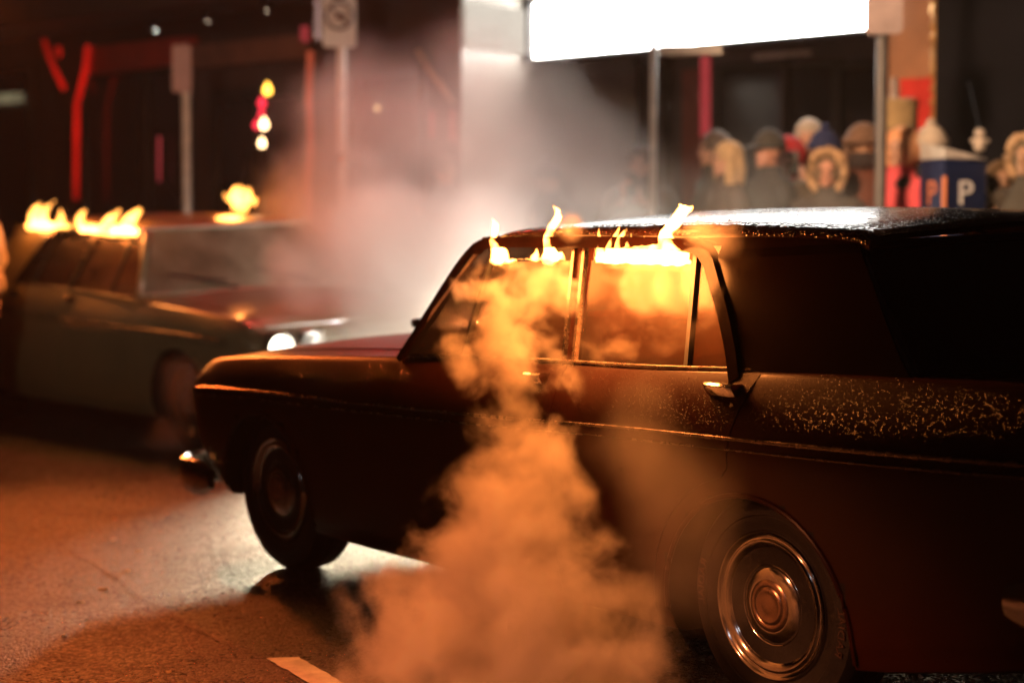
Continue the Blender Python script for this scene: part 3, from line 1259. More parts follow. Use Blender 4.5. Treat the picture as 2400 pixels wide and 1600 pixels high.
    for k in range(6):
        z = .575 + .032 * k
        gr.tube([(.742, y, z) for y in (-.33, -.16, 0, .16, .33)], .007, 8)
    for y in (-.335, .335):
        gr.tube([(.742, y, .56), (.742, y, .75)], .010, 8)
    gr.build('grille', M_chrome, root)
    np_ = MB()
    np_.box((-3.935, 0, .66), (.008, .36, .12), bev=.003)
    np_.build('number_plate', mat('number_plate_paint', (.5, .48, .40), .4), root)
    ex = MB()
    ex.tube([(-3.2, .45, .24), (-3.95, .45, .22)], .022, 12)
    ex.build('exhaust_pipe', M_under, root)
    return root


def car_axes(h2):
    e1 = np.array([h2[0], h2[1], 0.0])
    e1 -= GN * (e1 @ GN)
    e1 /= np.linalg.norm(e1)
    e2 = np.cross(GN, e1)
    return np.array([e1, e2, GN])


A1 = car_axes((-0.59658616, 0.80249396))
O1 = np.array([-0.28676552, 7.74003157, 0.04605743])
O2 = np.array([-1.26, 11.052, gz(-1.26, 11.052)])
A2 = car_axes((cos(-0.8704), sin(-0.8704)))


def c1(x, y, z):
    return Vector(O1 + A1.T @ np.array([x, y, z]))


def c2(x, y, z):
    return Vector(O2 + A2.T @ (np.array([x, y, z]) * .98))


def on_car(px, py, y0, tum=0.0, z0=.92):
    """photo pixel -> point of the near car's own plane y = y0 - tum*(z - z0)"""
    d = A1 @ ray(px, py)
    o = A1 @ (np.array([0, 0, CAMH]) - O1)
    t = (y0 - tum * (o[2] - z0) - o[1]) / (d[1] + tum * d[2])
    return Vector(np.array([0, 0, CAMH]) + ray(px, py) * t)


car_near = build_car('saloon_car', 'dark maroon saloon beaded with rain, flames over its side windows, smoke spilling down its door', O1, A1, M_paint1, windscreen=M_glass1, letters=True)
car_far = build_car('saloon_car', 'pale green saloon with one headlight on, facing the dark car nose to nose', O2, A2, M_paint2, g=.40, scale=.98, lit=-1, sideglass=M_glass)

# added spot hidden behind the dark car, to light the smoke; no third car
lamp('headlamp_and_fill_beam', 'SPOT', (1.7, 9.7, .80), 1600, (1.0, 0.92, 0.82), 0.08, (-1.0, 11.2, 1.4), 56, 0.9)
# the far car's burning headlamp throws its beam along the dark car
for s_, e_ in ((-1, 300), (1, 1300)):
    lamp('headlamp_and_fill_beam', 'SPOT', c2(.84, s_ * .63, .655), e_, (1.0, 0.84, 0.56), 0.07, c2(6.0, s_ * .63 - .3, .15), 125, 0.8)

# ------------------------------------------------------------------ buildings across the street
M_wallL = mat('sooty_red_brown_render', (0.045, 0.022, 0.020), 0.7, var=0.3, nscale=2, bump=0.2, bscale=18)
M_wallW = mat('white_tiled_pier', (0.42, 0.385, 0.34), 0.35, var=0.1, nscale=3)
M_soff = mat('dark_awning_lining', (0.06, 0.035, 0.028), 0.7, var=0.3, nscale=3)
M_frame = mat('dark_shop_frame', (0.03, 0.027, 0.028), 0.4, 0.3)
M_shopglass = mat('dark_shop_glass', (0.022, 0.018, 0.022), 0.12, var=0.4, nscale=1.2, rvar=0.06)
M_redpaint = mat('red_painted_timber', (0.30, 0.022, 0.014), 0.5, var=0.25, nscale=6)
M_navy = mat('dark_blue_render', (0.006, 0.006, 0.009), 0.8, var=0.3, nscale=2, spec=0.1)
M_tan = mat('ochre_rendered_column', (0.32, 0.15, 0.075), 0.55, var=0.3, nscale=3)
M_gold = mat('gilded_trim', (0.55, 0.30, 0.10), 0.3, 0.7, 0.35, 8)
M_sign = emis('lightbox_face', (1.0, 0.965, 0.90), 20, 0.02)
M_glowpanel = emis('cream_glow_panel', (1.0, 0.90, 0.76), 0.72, 0.12, 1.2)
M_steel = mat('painted_steel_pole', (0.60, 0.55, 0.51), 0.45, 0.0, 0.15, 20)
M_plate = mat('sign_plate_white', (0.62, 0.58, 0.55), 0.4, var=0.08)
M_plateb = mat('sign_plate_back', (0.42, 0.26, 0.25), 0.45, 0.2, 0.1)
M_ink = mat('sign_ink', (0.10, 0.05, 0.05), 0.5)
M_blue = mat('ticket_machine_blue', (0.008, 0.016, 0.060), 0.35, var=0.15)
M_white = mat('white_lettering', (0.75, 0.75, 0.78), 0.4, var=0.05)
M_oran = mat('orange_lit_lettering', (0.55, 0.17, 0.08), 0.4, var=0.05)  # orange light on the left letter put into its colour
M_neon = emis('red_neon_tube', (1.0, 0.012, 0.006), 0.42, 0.5, 1.6)
M_neon_o = emis('orange_neon_tube', (1.0, 0.16, 0.07), 0.40, 0.6, 1.3)
M_neon_p = emis('dim_rose_neon', (1.0, 0.10, 0.11), 0.32, 0.3, 1.5)
M_down = emis('downlight_lens', (1.0, 0.96, 0.82), 40.0, 0.05)
M_down2 = emis('dim_downlight_lens', (1.0, 0.74, 0.52), 12, 0.2)
M_amber = emis('amber_bulb', (1.0, 0.50, 0.06), 6.0, 0.1)
M_warmb = emis('warm_white_bulb', (1.0, 0.62, 0.30), 9.0, 0.1)
M_redb = emis('red_bulb', (1.0, 0.03, 0.06), 2.2, 0.1)

RS = [(DS[0], NS[0], 0), (DS[1], NS[1], 0), (0, 0, 1)]     # street axes as a rotation (columns along, across, up)


def bx(m, a0, a1, n0, n1, z0, z1, bev=0.0):
    m.box(st((a0 + a1) / 2, (n0 + n1) / 2, (z0 + z1) / 2), (abs(a1 - a0), abs(n1 - n0), z1 - z0), RS, bev)


def a_of(px, n):
    p = at_n(px, 570, n)
    return p.x * DS[0] + p.y * DS[1]


def z_of(px, py, n):
    return at_n(px, py, n).z


# left block: rendered wall standing forward, its white side pier turned to the lightbox
AL = a_of(1082, 10.2)
t = empty('shop_building', st(AL - 6, 10.4, 0))
setp(t, 'dark red brown shop block left of the glowing lightbox, with a white side wall and unlit windows', 'building', None, 'structure')


def part(nm, m, mats, root, **k):
    o = m.build(nm, mats, None, **k)
    o.parent = root
    o.matrix_parent_inverse = Matrix.Translation(root.location).inverted()
    return o


m = MB()
bx(m, -30, AL - .012, 10.2, 10.5, -.4, 7.5)
part('wall', m, M_wallL, t, smooth=False)
m = MB()
bx(m, AL - .012, AL + .004, 10.2, 13.6, -.4, 7.5)
part('side_wall', m, M_wallW, t, smooth=False)
m = MB()
bx(m, -30, AL - .9, 9.35, 10.195, 3.27, 3.42)
bx(m, -30, AL - .9, 9.30, 9.36, 3.22, 3.62)
part('awning', m, M_soff, t, smooth=False)
for (p0, p1, y0, y1) in ((209, 345, 175, 560), (352, 446, 175, 560), (520, 610, 230, 560), (620, 715, 230, 560), (850, 985, 180, 560), (-40, 80, 175, 560)):
    a0, a1 = a_of(p0, 10.19), a_of(p1, 10.19)
    zt_ = z_of((p0 + p1) / 2, y0, 10.19)
    m = MB()
    bx(m, a0, a1, 10.17, 10.21, .75, zt_)
    w = part('window', m, M_shopglass, t, smooth=False)
    f = MB()
    for (b0, b1, c0, c1_) in ((a0 - .06, a0, .70, zt_ + .06), (a1, a1 + .06, .70, zt_ + .06), (a0, a1, zt_, zt_ + .06), (a0, a1, .70, .75)):
        bx(f, b0, b1, 10.13, 10.215, c0, c1_)
    fo = f.build('frame', M_frame, None, smooth=False)
    fo.parent = w
    fo.matrix_parent_inverse = w.matrix_world.inverted()
m = MB()
bx(m, a_of(209, 10.1), a_of(452, 10.1), 10.05, 10.19, z_of(330, 163, 10.1), z_of(330, 100, 10.1))
part('header_beam', m, M_redpaint, t, smooth=False)
m = MB()
bx(m, a_of(452, 10.1), a_of(720, 10.1), 10.10, 10.19, z_of(560, 150, 10.1), z_of(560, 96, 10.1))
part('header_panel', m, mat('brown_header_panel', (.16, .07, .05), .5), t, smooth=False)

# soffit downlights
for (px, py, mm, lab) in ((364, 69, M_down, 'bright white round downlight under the dark awning, lowest of the row of three'),
                          (486, 48, M_down2, 'dim peach round downlight in the middle of the row under the dark awning'),
                          (626, 23, M_down2, 'dim peach round downlight nearest the no stopping sign under the dark awning')):
    p = at_n(px, py, 9.85)
    e = empty('downlight', p)
    setp(e, lab, 'ceiling light', 'downlights under the awning')
    l = MB()
    l.lathe([(.0, -.012), (.030, -.006), (.042, 0), (.042, .004)], (0, 0, 0), 'z', 24)
    o = l.build('lens', mm, e)
    l = MB()
    l.lathe([(.043, -.010), (.058, -.006), (.060, .01), (.055, .07), (0, .07)], (0, 0, 0), 'z', 24)
    o = l.build('housing', M_frame, e)

# red neon lines on the left facade
def neon(pts, n, m, label, r=.020, group='red neon tubes on the shop fronts'):
    P_ = [at_n(x, y, n) for (x, y) in pts]
    b = MB()
    b.tube(P_, r, 10)
    return setp(b.build('neon_tube', m), label, 'neon light', group)


neon([(180, 240), (179, 330), (178, 468)], 10.0, M_neon, 'upright red neon tube below the fork of red lines, on the dark left shop front', .027)
neon([(206, 106), (200, 165), (182, 238)], 10.0, M_neon, 'red neon tube slanting down from the left end of the red beam', .027)
neon([(103, 94), (122, 150), (150, 208)], 10.0, M_neon, 'slanting red neon tube leftmost of the fork, its foot pointing at the upright', .024)
neon([(136, 110), (140, 132)], 10.0, M_neon, 'short stub of red neon between the two slanting tubes', .024)
neon([(727, 120), (724, 240), (728, 330), (722, 430), (727, 510)], 9.9, M_neon_o, 'tall wavering orange neon line left of the no stopping sign pole', .027)
neon([(714, 62), (714, 98)], 9.9, M_neon_p, 'short rose neon dash above the tall orange neon line', .034)
neon([(1013, 262), (1013, 325)], 10.1, M_neon_p, 'faint rose neon dash, left one of the pair beside the white side wall', .020)
neon([(1061, 258), (1061, 330)], 10.1, M_neon_p, 'faint rose neon dash nearest to the white side wall', .020)
neon([(373, 320), (373, 425)], 10.1, M_neon_p, 'faint red neon line behind the pole with the blank pink plate', .014)
neon([(980, 120), (1010, 170), (1062, 240)], 10.1, mat('brass_stay_rod', (.40, .22, .12), .4, .5), 'thin brass stay slanting down to the white side wall', .022, 'stays on the shop front')
C.objects[-1]['category'] = 'stay rod'
C.objects[-1].name = 'stay_rod'

# string of lamp bulbs
e = empty('lamp_string', at_n(615, 160, 9.7))
setp(e, 'hanging string of amber, white and red lamp bulbs behind the far car roof', 'string light')
wire = MB()
bl = []
for (px, py, mm, r) in ((627, 212, M_amber, .036), (614, 243, M_redb, .034), (613, 268, M_redb, .026), (619, 293, M_warmb, .034), (602, 294, M_redb, .030), (614, 337, M_warmb, .028)):
    p = at_n(px, py, 9.7) - e.location
    b = MB()
    b.lathe([(0, -r * 1.1), (r * .6, -r * .9), (r, -.1 * r), (r * .8, r * .6), (r * .35, r * 1.2), (r * .3, r * 1.7), (0, r * 1.7)], tuple(p), 'z', 16)
    b.build('bulb', mm, e)
    bl.append(p + Vector((0, 0, r * 1.6)))
bl.sort(key=lambda q: -q.z)
wire.tube([Vector((0, 0, .05))] + bl, .008, 6)
wire.build('cable', M_black, e)
b = MB()
r = .028
b.lathe([(0, -r), (r * .7, -r * .7), (r, 0), (r * .7, r * .7), (0, r)], tuple(at_n(884, 254, 9.9)), 'z', 16)
setp(b.build('wall_lamp', emis('yellow_wall_lamp', (1.0, .78, .38), 1.3, .1)), 'small dull yellow lamp on the wall right of the no stopping sign pole', 'lamp')
b = MB()
bx(b, a_of(-60, 10.0), a_of(50, 10.0), 9.95, 10.05, z_of(0, 243, 10), z_of(0, 222, 10))
setp(b.build('strip_light', emis('dull_strip_light', (1.0, .88, .50), .13, .3), None, False), 'dull yellowish strip light on the dark wall at the left edge', 'strip light')

# right block: recessed shop front under the lightbox
AR0, NR = AL + .004, 12.4
A_end = a_of(2100, 10.97)
t = empty('corner_building', st(-7.5, 12.4, 0))
setp(t, 'recessed dark shop front under the long white lightbox, with an ochre column and navy wall at its right', 'building', None, 'structure')
m = MB()
bx(m, AR0, A_end + 2.5, NR, NR + .3, -.4, 7.5)
part('wall', m, mat('grey_mauve_render', (.085, .066, .072), .6, var=.25, nscale=2), t, smooth=False)
for (p0, p1, y0) in ((1260, 1345, 150), (1365, 1445, 165), (1465, 1560, 150), (1690, 1840, 160), (1850, 1960, 160), (1965, 2060, 160)):
    a0, a1 = a_of(p0, NR - .02), a_of(p1, NR - .02)
    zt_ = z_of((p0 + p1) / 2, y0, NR - .02)
    m = MB()
    bx(m, a0, a1, NR - .03, NR + .005, .55, zt_)
    w = part('window', m, M_shopglass, t, smooth=False)
    f = MB()
    for (b0, b1, c0, c1_) in ((a0 - .05, a0, .5, zt_ + .05), (a1, a1 + .05, .5, zt_ + .05), (a0, a1, zt_, zt_ + .05)):
        bx(f, b0, b1, NR - .07, NR + .01, c0, c1_)
    fo = f.build('frame', M_frame, None, smooth=False)
    fo.parent = w
    fo.matrix_parent_inverse = w.matrix_world.inverted()
for (p0, p1, mm) in ((1395, 1437, mat('rose_shop_panel', (.30, .12, .12), .5)), (1600, 1645, mat('rust_shop_panel', (.24, .07, .055), .5)), (1290, 1330, mat('dusky_shop_panel', (.16, .08, .08), .5))):
    m = MB()
    bx(m, a_of(p0, NR - .1), a_of(p1, NR - .1), NR - .12, NR - .075, .5, z_of(p0, 165, NR - .1))
    part('shop_panel', m, mm, t, smooth=False)
m = MB()
bx(m, a_of(1565, NR - .2), a_of(1690, NR - .2), NR - .26, NR - .16, z_of(1620, 128, NR - .2), z_of(1620, 108, NR - .2))
part('lintel', m, mat('cream_lintel', (.55, .47, .38), .5), t, smooth=False)
m = MB()
bx(m, a_of(1770, NR - .2), a_of(1905, NR - .2), NR - .24, NR - .18, z_of(1830, 136, NR - .2), z_of(1830, 125, NR - .2))
part('rail', m, M_steel, t, smooth=False)
# ochre column with red poster and gilded edge, then the navy corner
a0, a1 = a_of(2078, 11.0), a_of(2222, 11.0)
m = MB()
bx(m, a0, a1, 11.0, 11.6, -.4, 7.5)
part('column', m, M_tan, t, smooth=False)
m = MB()
zz = [z_of(2190, y, 10.95) for y in range(300, -30, -15)]
pts = [at_n(2194 + (3 if (i % 2) else -3), y, 10.96) for i, y in enumerate(range(420, -30, -15))]
m.tube(pts, [.030 + .012 * ((i * 7) % 5) / 5 for i in range(len(pts))], 10)
part('gilded_edge', m, M_gold, t)
m = MB()
bx(m, a_of(2108, 10.97), a_of(2186, 10.97), 10.955, 10.995, z_of(2150, 400, 10.97), z_of(2150, 184, 10.97))
part('door_panel', m, mat('bright_red_door_panel', (.55, .03, .02), .4), t, smooth=False)
m = MB()
bx(m, a_of(2087, 10.97), a_of(2097, 10.97), 10.95, 10.995, z_of(2150, 400, 10.97), z_of(2150, 180, 10.97))
part('door_jamb', m, mat('grey_door_jamb', (.40, .35, .33), .5), t, smooth=False)
m = MB()
bx(m, a1, a1 + 7, 10.8, 11.4, -.4, 7.5)
part('corner_wall', m, M_navy, t, smooth=False)

# lightbox sign
aL_, aR_ = a_of(1235, 10.97), a_of(2072, 10.97)
zb_, zt_ = z_of(1235, 137, 10.97), z_of(1235, 13, 10.97)
t = empty('lightbox_sign', st(aL_, 10.97, zb_))
setp(t, 'long blank lightbox sign glowing white along the edge of the shop awning', 'sign')
m = MB()
rc = .05
poly = []
for (cx_, cz_, a_) in ((aL_ + rc, zb_ + rc, 180), (aR_ - rc, zb_ + rc, 270), (aR_ - rc, zt_ - rc, 0), (aL_ + rc, zt_ - rc, 90)):
    for k in range(7):
        q = radians(a_ + 15 * k)
        poly.append((cx_ + rc * cos(q) - aL_, cz_ + rc * sin(q) - zb_))
m.prism(poly, st(aL_, 10.97, zb_), Vector((DS[0], DS[1], 0)), (0, 0, 1), Vector((NS[0], NS[1], 0)), .03)
part('face', m, M_sign, t, smooth=False)
m = MB()
bx(m, aL_ - .04, aR_ + .04, 11.005, 11.25, zb_ - .02, zt_ + .02)
bx(m, aL_ - .04, aR_ + .04, 10.985, 11.004, zb_ - .025, zb_ - .003)
bx(m, aL_ - .04, aR_ + .04, 10.985, 11.004, zt_ + .003, zt_ + .025)
part('casing', m, M_frame, t, smooth=False)
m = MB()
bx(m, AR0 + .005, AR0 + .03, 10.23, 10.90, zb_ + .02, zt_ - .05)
part('glow_panel', m, M_glowpanel, t, smooth=False)  # self-glowing cream panel on the side wall, brightness put into the material
m = MB()
bx(m, AR0 + .005, AR0 + .06, 10.905, 10.965, zb_ - .03, zt_ + .03)
part('corner_jamb', m, M_frame, t, smooth=False)
m = MB()
bx(m, AR0 + .03, A_end + 1, 11.26, NR - .005, zt_ + .1, zt_ + .22)
part('awning_soffit', m, mat('cream_awning_soffit', (.6, .54, .46), .5), t, smooth=False)
neon([(1653, 133), (1653, 320)], 11.8, M_neon_p, 'upright rose red neon tube under the lightbox beside the street name blade', .040)

# ------------------------------------------------------------------ street furniture
def pole_at(px, n=9.42):
    p = at_n(px, 570, n)
    return p.x, p.y, path_z(p.x, p.y)


def sign_pole(px, label, r, ztop, n=9.42, mm=None):
    x, y, z = pole_at(px, n)
    e = empty('sign_pole', (x, y, z))
    setp(e, label, 'street sign', 'sign poles along the kerb')
    b = MB()
    b.tube([(0, 0, -.1), (0, 0, ztop - z - .02), (0, 0, ztop - z)], [r, r, r * .6], 16)
    b.build('pole', mm or M_steel, e)
    return e


def plate(e, nm, px0, px1, py0, py1, m, n=9.37, turn=0.0, rc=.03, corner=True):
    """sign plate facing the road, fixed on the pole"""
    c = at_n((px0 + px1) / 2, (py0 + py1) / 2, n)
    D = math.hypot(c.x, c.y)
    w = abs(px1 - px0) / FPX * D
    h = abs(py1 - py0) / FPX * D
    fwd = Vector((c.x, c.y, 0)).normalized()
    ang = turn
    rt_ = Vector((fwd.y, -fwd.x, 0))
    rt_ = Matrix.Rotation(ang, 3, 'Z') @ rt_
    nf = Vector((-rt_.y, rt_.x, 0))
    poly = []
    for (cx_, cz_, a_) in ((-w / 2 + rc, -h / 2 + rc, 180), (w / 2 - rc, -h / 2 + rc, 270), (w / 2 - rc, h / 2 - rc, 0), (-w / 2 + rc, h / 2 - rc, 90)):
        for k in range(6):
            q = radians(a_ + 18 * k)
            poly.append((cx_ + rc * cos(q), cz_ + rc * sin(q)))
    b = MB()
    b.prism(poly, c - e.location, rt_, (0, 0, 1), nf, .008)
    o = b.build(nm, m, e, False)
    return o, c - e.location, rt_, nf, w, h


e = sign_pole(439, 'thin grey sign pole with a blank pinkish plate, behind the far car', .036, z_of(430, 106, 9.42))
plate(e, 'sign_plate', 404, 448, 107, 216, M_plateb)
e = sign_pole(803, 'tall pale pole carrying a white no stopping sign and a second narrow plate', .036, 3.6)
o, c_, rt_, nf, w, h = plate(e, 'sign_plate', 756, 834, -40, 110, M_plate)
b = MB()
for (cy_, rad) in ((-.01, .095), (.215, .095)):
    ring = [c_ + rt_ * (rad * cos(q)) + Vector((0, 0, cy_ + rad * sin(q))) - nf * .004 for q in [2 * pi * k / 28 for k in range(29)]]
    b.tube(ring, .012, 6)
    b.tube([c_ + rt_ * (-rad * .7) + Vector((0, 0, cy_ + rad * .7)) - nf * .004, c_ + rt_ * (rad * .7) + Vector((0, 0, cy_ - rad * .7)) - nf * .004], .011, 6)
    b.tube([c_ + rt_ * (-.03) + Vector((0, 0, cy_ - .02)) - nf * .004, c_ + rt_ * (.02) + Vector((0, 0, cy_ + .012)) - nf * .004, c_ + rt_ * (.045) + Vector((0, 0, cy_ - .01)) - nf * .004], .016, 6)
b.build('prohibition_symbol', M_ink, o)
plate(e, 'side_plate', 733, 757, -40, 92, M_plateb, 9.40, 0.9, .008)
b = MB()
x, y, z = pole_at(803)
zc_ = z_of(803, 372, 9.42) - z
b.lathe([(.040, -.04), (.052, -.03), (.052, .03), (.040, .04)], (0, 0, zc_), 'z', 20)
b.box((.035, -.05, zc_ - .01), (.07, .06, .055), bev=.015)
b.build('clamp', M_chrome, e)
e = sign_pole(1530, 'slim pale pole topped by a short name blade, standing under the lightbox', .024, z_of(1530, 104, 9.42))
plate(e, 'name_blade', 1545, 1690, 106, 128, M_plate, 9.40, 0, .006)
b = MB()
x, y, z = pole_at(1530)
b.lathe([(.10, .0), (.10, .02), (.045, .05), (.034, .12)], (0, 0, 0), 'z', 20)
b.build('base_flange', M_steel, e)
e = sign_pole(2062, 'dark grey pole with a large blank grey pink plate, standing among the crowd', .034, 3.5, 9.42, mat('dark_grey_pole', (.10, .09, .088), .45))
o, c_, rt_, nf, w, h = plate(e, 'sign_plate', 2031, 2114, -60, 78, mat('grey_pink_plate', (.34, .26, .26), .5))

# parking ticket machine with a corner towards the road
x, y, z = pole_at(2235, 9.55)
e = empty('ticket_machine', (x, y, z))
setp(e, 'dark blue parking ticket machine with a white letter P and an orange lit corner', 'ticket machine')
c_ = at_n(2212, 570, 9.50)
fw = Vector((c_.x, c_.y, 0)).normalized()
side = Vector((fw.y, -fw.x, 0))
uR = (side * cos(radians(28)) + fw * sin(radians(28)))
uL = (-side * cos(radians(55)) + fw * sin(radians(55)))
zt_m = at_n(2212, 372, 9.50).z
wR, wL = .26, .24
b = MB()
base = Vector((c_.x, c_.y, z)) - e.location
H_ = zt_m - z
p = [base, base + uR * wR, base + uR * wR + uL * wL, base + uL * wL]
vs = [q + Vector((0, 0, 0)) for q in p] + [q + Vector((0, 0, H_)) for q in p]
vs[5] += Vector((0, 0, -.02))
fs = [(0, 1, 2, 3), (4, 5, 6, 7), (0, 1, 5, 4), (1, 2, 6, 5), (2, 3, 7, 6), (3, 0, 4, 7)]
b.add(vs, fs)
b.build('cabinet', M_blue, e, False)
b = MB()
lid = [q + Vector((0, 0, H_ + .004)) for q in p]
ins = [q - (uR + uL) * .015 * 0 for q in lid]
vs = lid + [lid[0] + Vector((0, 0, .06)), lid[1] + Vector((0, 0, -.005)), lid[2] + Vector((0, 0, .035)), lid[3] + Vector((0, 0, .10))]
b.add(vs, fs)
b.build('lid', mat('grey_machine_lid', (.5, .47, .45), .4), e, False)
b = MB()
b.tube([base + Vector((0, 0, .0)) - fw * .004, base + Vector((0, 0, H_ - .10)) - fw * .004], .014, 8)
b.build('corner_highlight', mat('orange_corner_highlight', (.60, .20, .09), .4), e)  # orange highlight on the cabinet edge, put in as a coloured tube
for (u, w_, mm, off) in ((uR, wR, M_white, .5), (uL, wL, M_oran, .5)):
    vt, ft = text_mb('P', .20, .003)
    nrm = Vector((u.y, -u.x, 0))
    if nrm.dot(fw) > 0:
        nrm = -nrm
    rt2 = u if u is uR else -u
    o0 = base + u * (w_ * off) + Vector((0, 0, H_ - .20)) + nrm * .004
    b = MB()
    b.add([o0 + rt2 * q.x + Vector((0, 0, q.y)) + nrm * q.z for q in vt], ft)
    b.build('letter', mm, e, False)
o0 = base + uR * (wR * .5) + Vector((0, 0, H_ - .37)) + uR.cross(Vector((0, 0, 1))) * .003
b = MB()
b.box(o0, (.18, .008, .06), [(uR.x, -uR.y, 0), (uR.y, uR.x, 0), (0, 0, 1)], .002)
b.build('instruction_plate', mat('pale_blue_plate', (.35, .45, .62), .4), e, False)

# ------------------------------------------------------------------ the onlookers
def arm_points(kind, s):
    """shoulder, elbow, wrist, knuckle of one arm (x forward, y left)"""
    if kind == 'phone' and s < 0:
        return [(.02, -.19, 1.38), (.10, -.26, 1.14), (.33, -.10, 1.34), (.39, -.06, 1.42)]
    if kind == 'phone':
        return [(.02, .19, 1.38), (.10, .27, 1.14), (.30, .10, 1.28), (.36, .05, 1.35)]
    if kind == 'cross':
        return [(.02, s * .20, 1.40), (.05, s * .28, 1.12), (.24, s * .12, 1.10 + .05 * s), (.27, s * .03, 1.11 + .05 * s)]
    return [(0, s * .20, 1.40), (-.03, s * .26, 1.13), (.10, s * .22, .93), (.13, s * .20, .85)]


def oval_stack(mb, rows, seg=28):
    """rows: (z, x centre, x radius, y radius); closed lofted trunk"""
    vs, fs = [], []
    for (z, cx_, rx, ry) in rows:
        for k in range(seg):
            a = 2 * pi * k / seg
            vs.append((cx_ + rx * cos(a), ry * sin(a), z))
    for i in range(len(rows) - 1):
        for k in range(seg):
            fs.append((i * seg + k, i * seg + (k + 1) % seg, (i + 1) * seg + (k + 1) % seg, (i + 1) * seg + k))
    fs += [tuple(reversed(range(seg))), tuple(range((len(rows) - 1) * seg, len(rows) * seg))]
    mb.add(vs, fs)


def fuse(mb, vox, it=2):
    o = mb.build('s', M_black, None, True, None)
    remesh(o, vox)
    me = o.data
    bm = bmesh.new()
    bm.from_mesh(me)
    for _ in range(it):
        bmesh.ops.smooth_vert(bm, verts=list(bm.verts), factor=.5, use_axis_x=True, use_axis_y=True, use_axis_z=True)
    bm.to_mesh(me)
    bm.free()
    bpy.data.objects.remove(o)
    return me


def person_meshes(kind):
    # bare body, fused to one surface: head with brow, nose, lips, chin and ears, neck, trunk, arms with five fingers, legs
    b = MB()
    b.ell((-.004, 0, 1.650), (.098, .077, .100), 24, 16)
    b.ell((.022, 0, 1.590), (.072, .060, .075), 20, 14)
    b.tube([(-.02, 0, 1.38), (-.012, 0, 1.48), (.0, 0, 1.58)], [.075, .056, .058], 18)
    b.ell((.098, 0, 1.612), (.018, .013, .020), 12, 8)
    b.ell((.090, 0, 1.632), (.012, .010, .025), 12, 8)
    b.ell((.086, 0, 1.570), (.010, .024, .007), 12, 8)
    b.ell((.082, 0, 1.538), (.018, .022, .016), 12, 8)
    for s in (1, -1):
        b.ell((-.005, s * .080, 1.625), (.022, .012, .034), 12, 8)
        b.ell((.078, s * .034, 1.672), (.014, .026, .008), 12, 8)
    oval_stack(b, [(.82, 0, .09, .14), (.95, 0, .105, .155), (1.10, 0, .095, .135), (1.28, .0, .110, .155), (1.38, -.01, .10, .165), (1.44, -.015, .07, .10)])
    for s in (1, -1):
        a = [Vector(q) for q in arm_points(kind, s)]
        b.tube([a[0], a[0].lerp(a[1], .5), a[1], a[1].lerp(a[2], .4), a[2]], [.040, .042, .038, .036, .028], 14)
        d = (a[3] - a[2]).normalized()
        lat = Vector((0, 1, 0)) if abs(d.y) < .8 else Vector((0, 0, 1))
        sd = d.cross(lat).normalized()
        lat = sd.cross(d).normalized()
        R_ = Matrix((lat, sd, d)).transposed()
        b.ell(a[3] - d * .02, (.042, .017, .055), 14, 10, -1, R_)
        for k, L in enumerate((.066, .078, .072, .056)):
            b0 = a[3] + lat * (.030 - .020 * k) + d * .02
            m_ = b0 + d * L * .5 + sd * .006
            b.tube([b0, m_, m_ + d * L * .38 + sd * .022, m_ + d * L * .50 + sd * .040], [.0095, .009, .0085, .007], 8)
        t0 = a[3] - lat * .034 - d * .02
        b.tube([t0, t0 - lat * .024 + d * .028 + sd * .008, t0 - lat * .022 + d * .055 + sd * .020], [.012, .011, .009], 8)
        b.tube([(0, s * .085, .90), (.01, s * .095, .70), (.015, s * .10, .50), (-.015, s * .105, .30), (-.01, s * .11, .08)], [.085, .075, .055, .052, .038], 14)
        b.tube([(-.05, s * .11, .045), (.05, s * .115, .045), (.15, s * .12, .032)], [.040, .040, .026], 12)
    body = fuse(b, .009, 2)
    c = MB()
    oval_stack(c, [(.64, 0, .165, .215), (.66, 0, .180, .232), (.80, 0, .172, .222), (1.02, 0, .150, .200), (1.20, 0, .160, .215), (1.33, -.01, .150, .222), (1.41, -.015, .120, .195), (1.46, -.015, .098, .125), (1.51, -.012, .085, .090), (1.545, -.012, .088, .092)], 36)
    for s in (1, -1):
        a = [Vector(q) for q in arm_points(kind, s)]
        q = a[1].lerp(a[2], .93)
        c.ell((a[0].x, s * .185, 1.385), (.085, .075, .075), 18, 12)
        c.tube([Vector((a[0].x, s * .19, 1.38)), a[0].lerp(a[1], .5), a[1], a[1].lerp(a[2], .5), q], [.080, .076, .068, .060, .052], 18)
    coat = fuse(c, .016, 3)
    for v in coat.vertices:
        n_ = mnoise.noise_vector(v.co * 7.0)
        v.co += n_ * .010
    t_ = MB()
    oval_stack(t_, [(.74, 0, .13, .175), (.90, 0, .135, .185), (.98, 0, .12, .165)])
    for s in (1, -1):
        t_.tube([(0, s * .09, .82), (.012, s * .10, .52), (-.005, s * .11, .10)], [.098, .078, .066], 16)
    trou = fuse(t_, .018, 2)
    return body, coat, trou


PM = {k: person_meshes(k) for k in ('plain', 'phone', 'cross')}
SKIN = [mat('skin_fair', (.52, .29, .20), .5, var=.08), mat('skin_ruddy', (.46, .22, .15), .5, var=.1), mat('skin_olive', (.36, .20, .12), .5, var=.08)]
M_eye = mat('dark_eyes', (.02, .015, .012), .3)
_cm = {}


def cloth(c, r=.85):
    k = tuple(c)
    if k not in _cm:
        _cm[k] = mat('cloth_%d' % len(_cm), c, r, var=.2, nscale=14, bump=.25, bscale=60)
    return _cm[k]


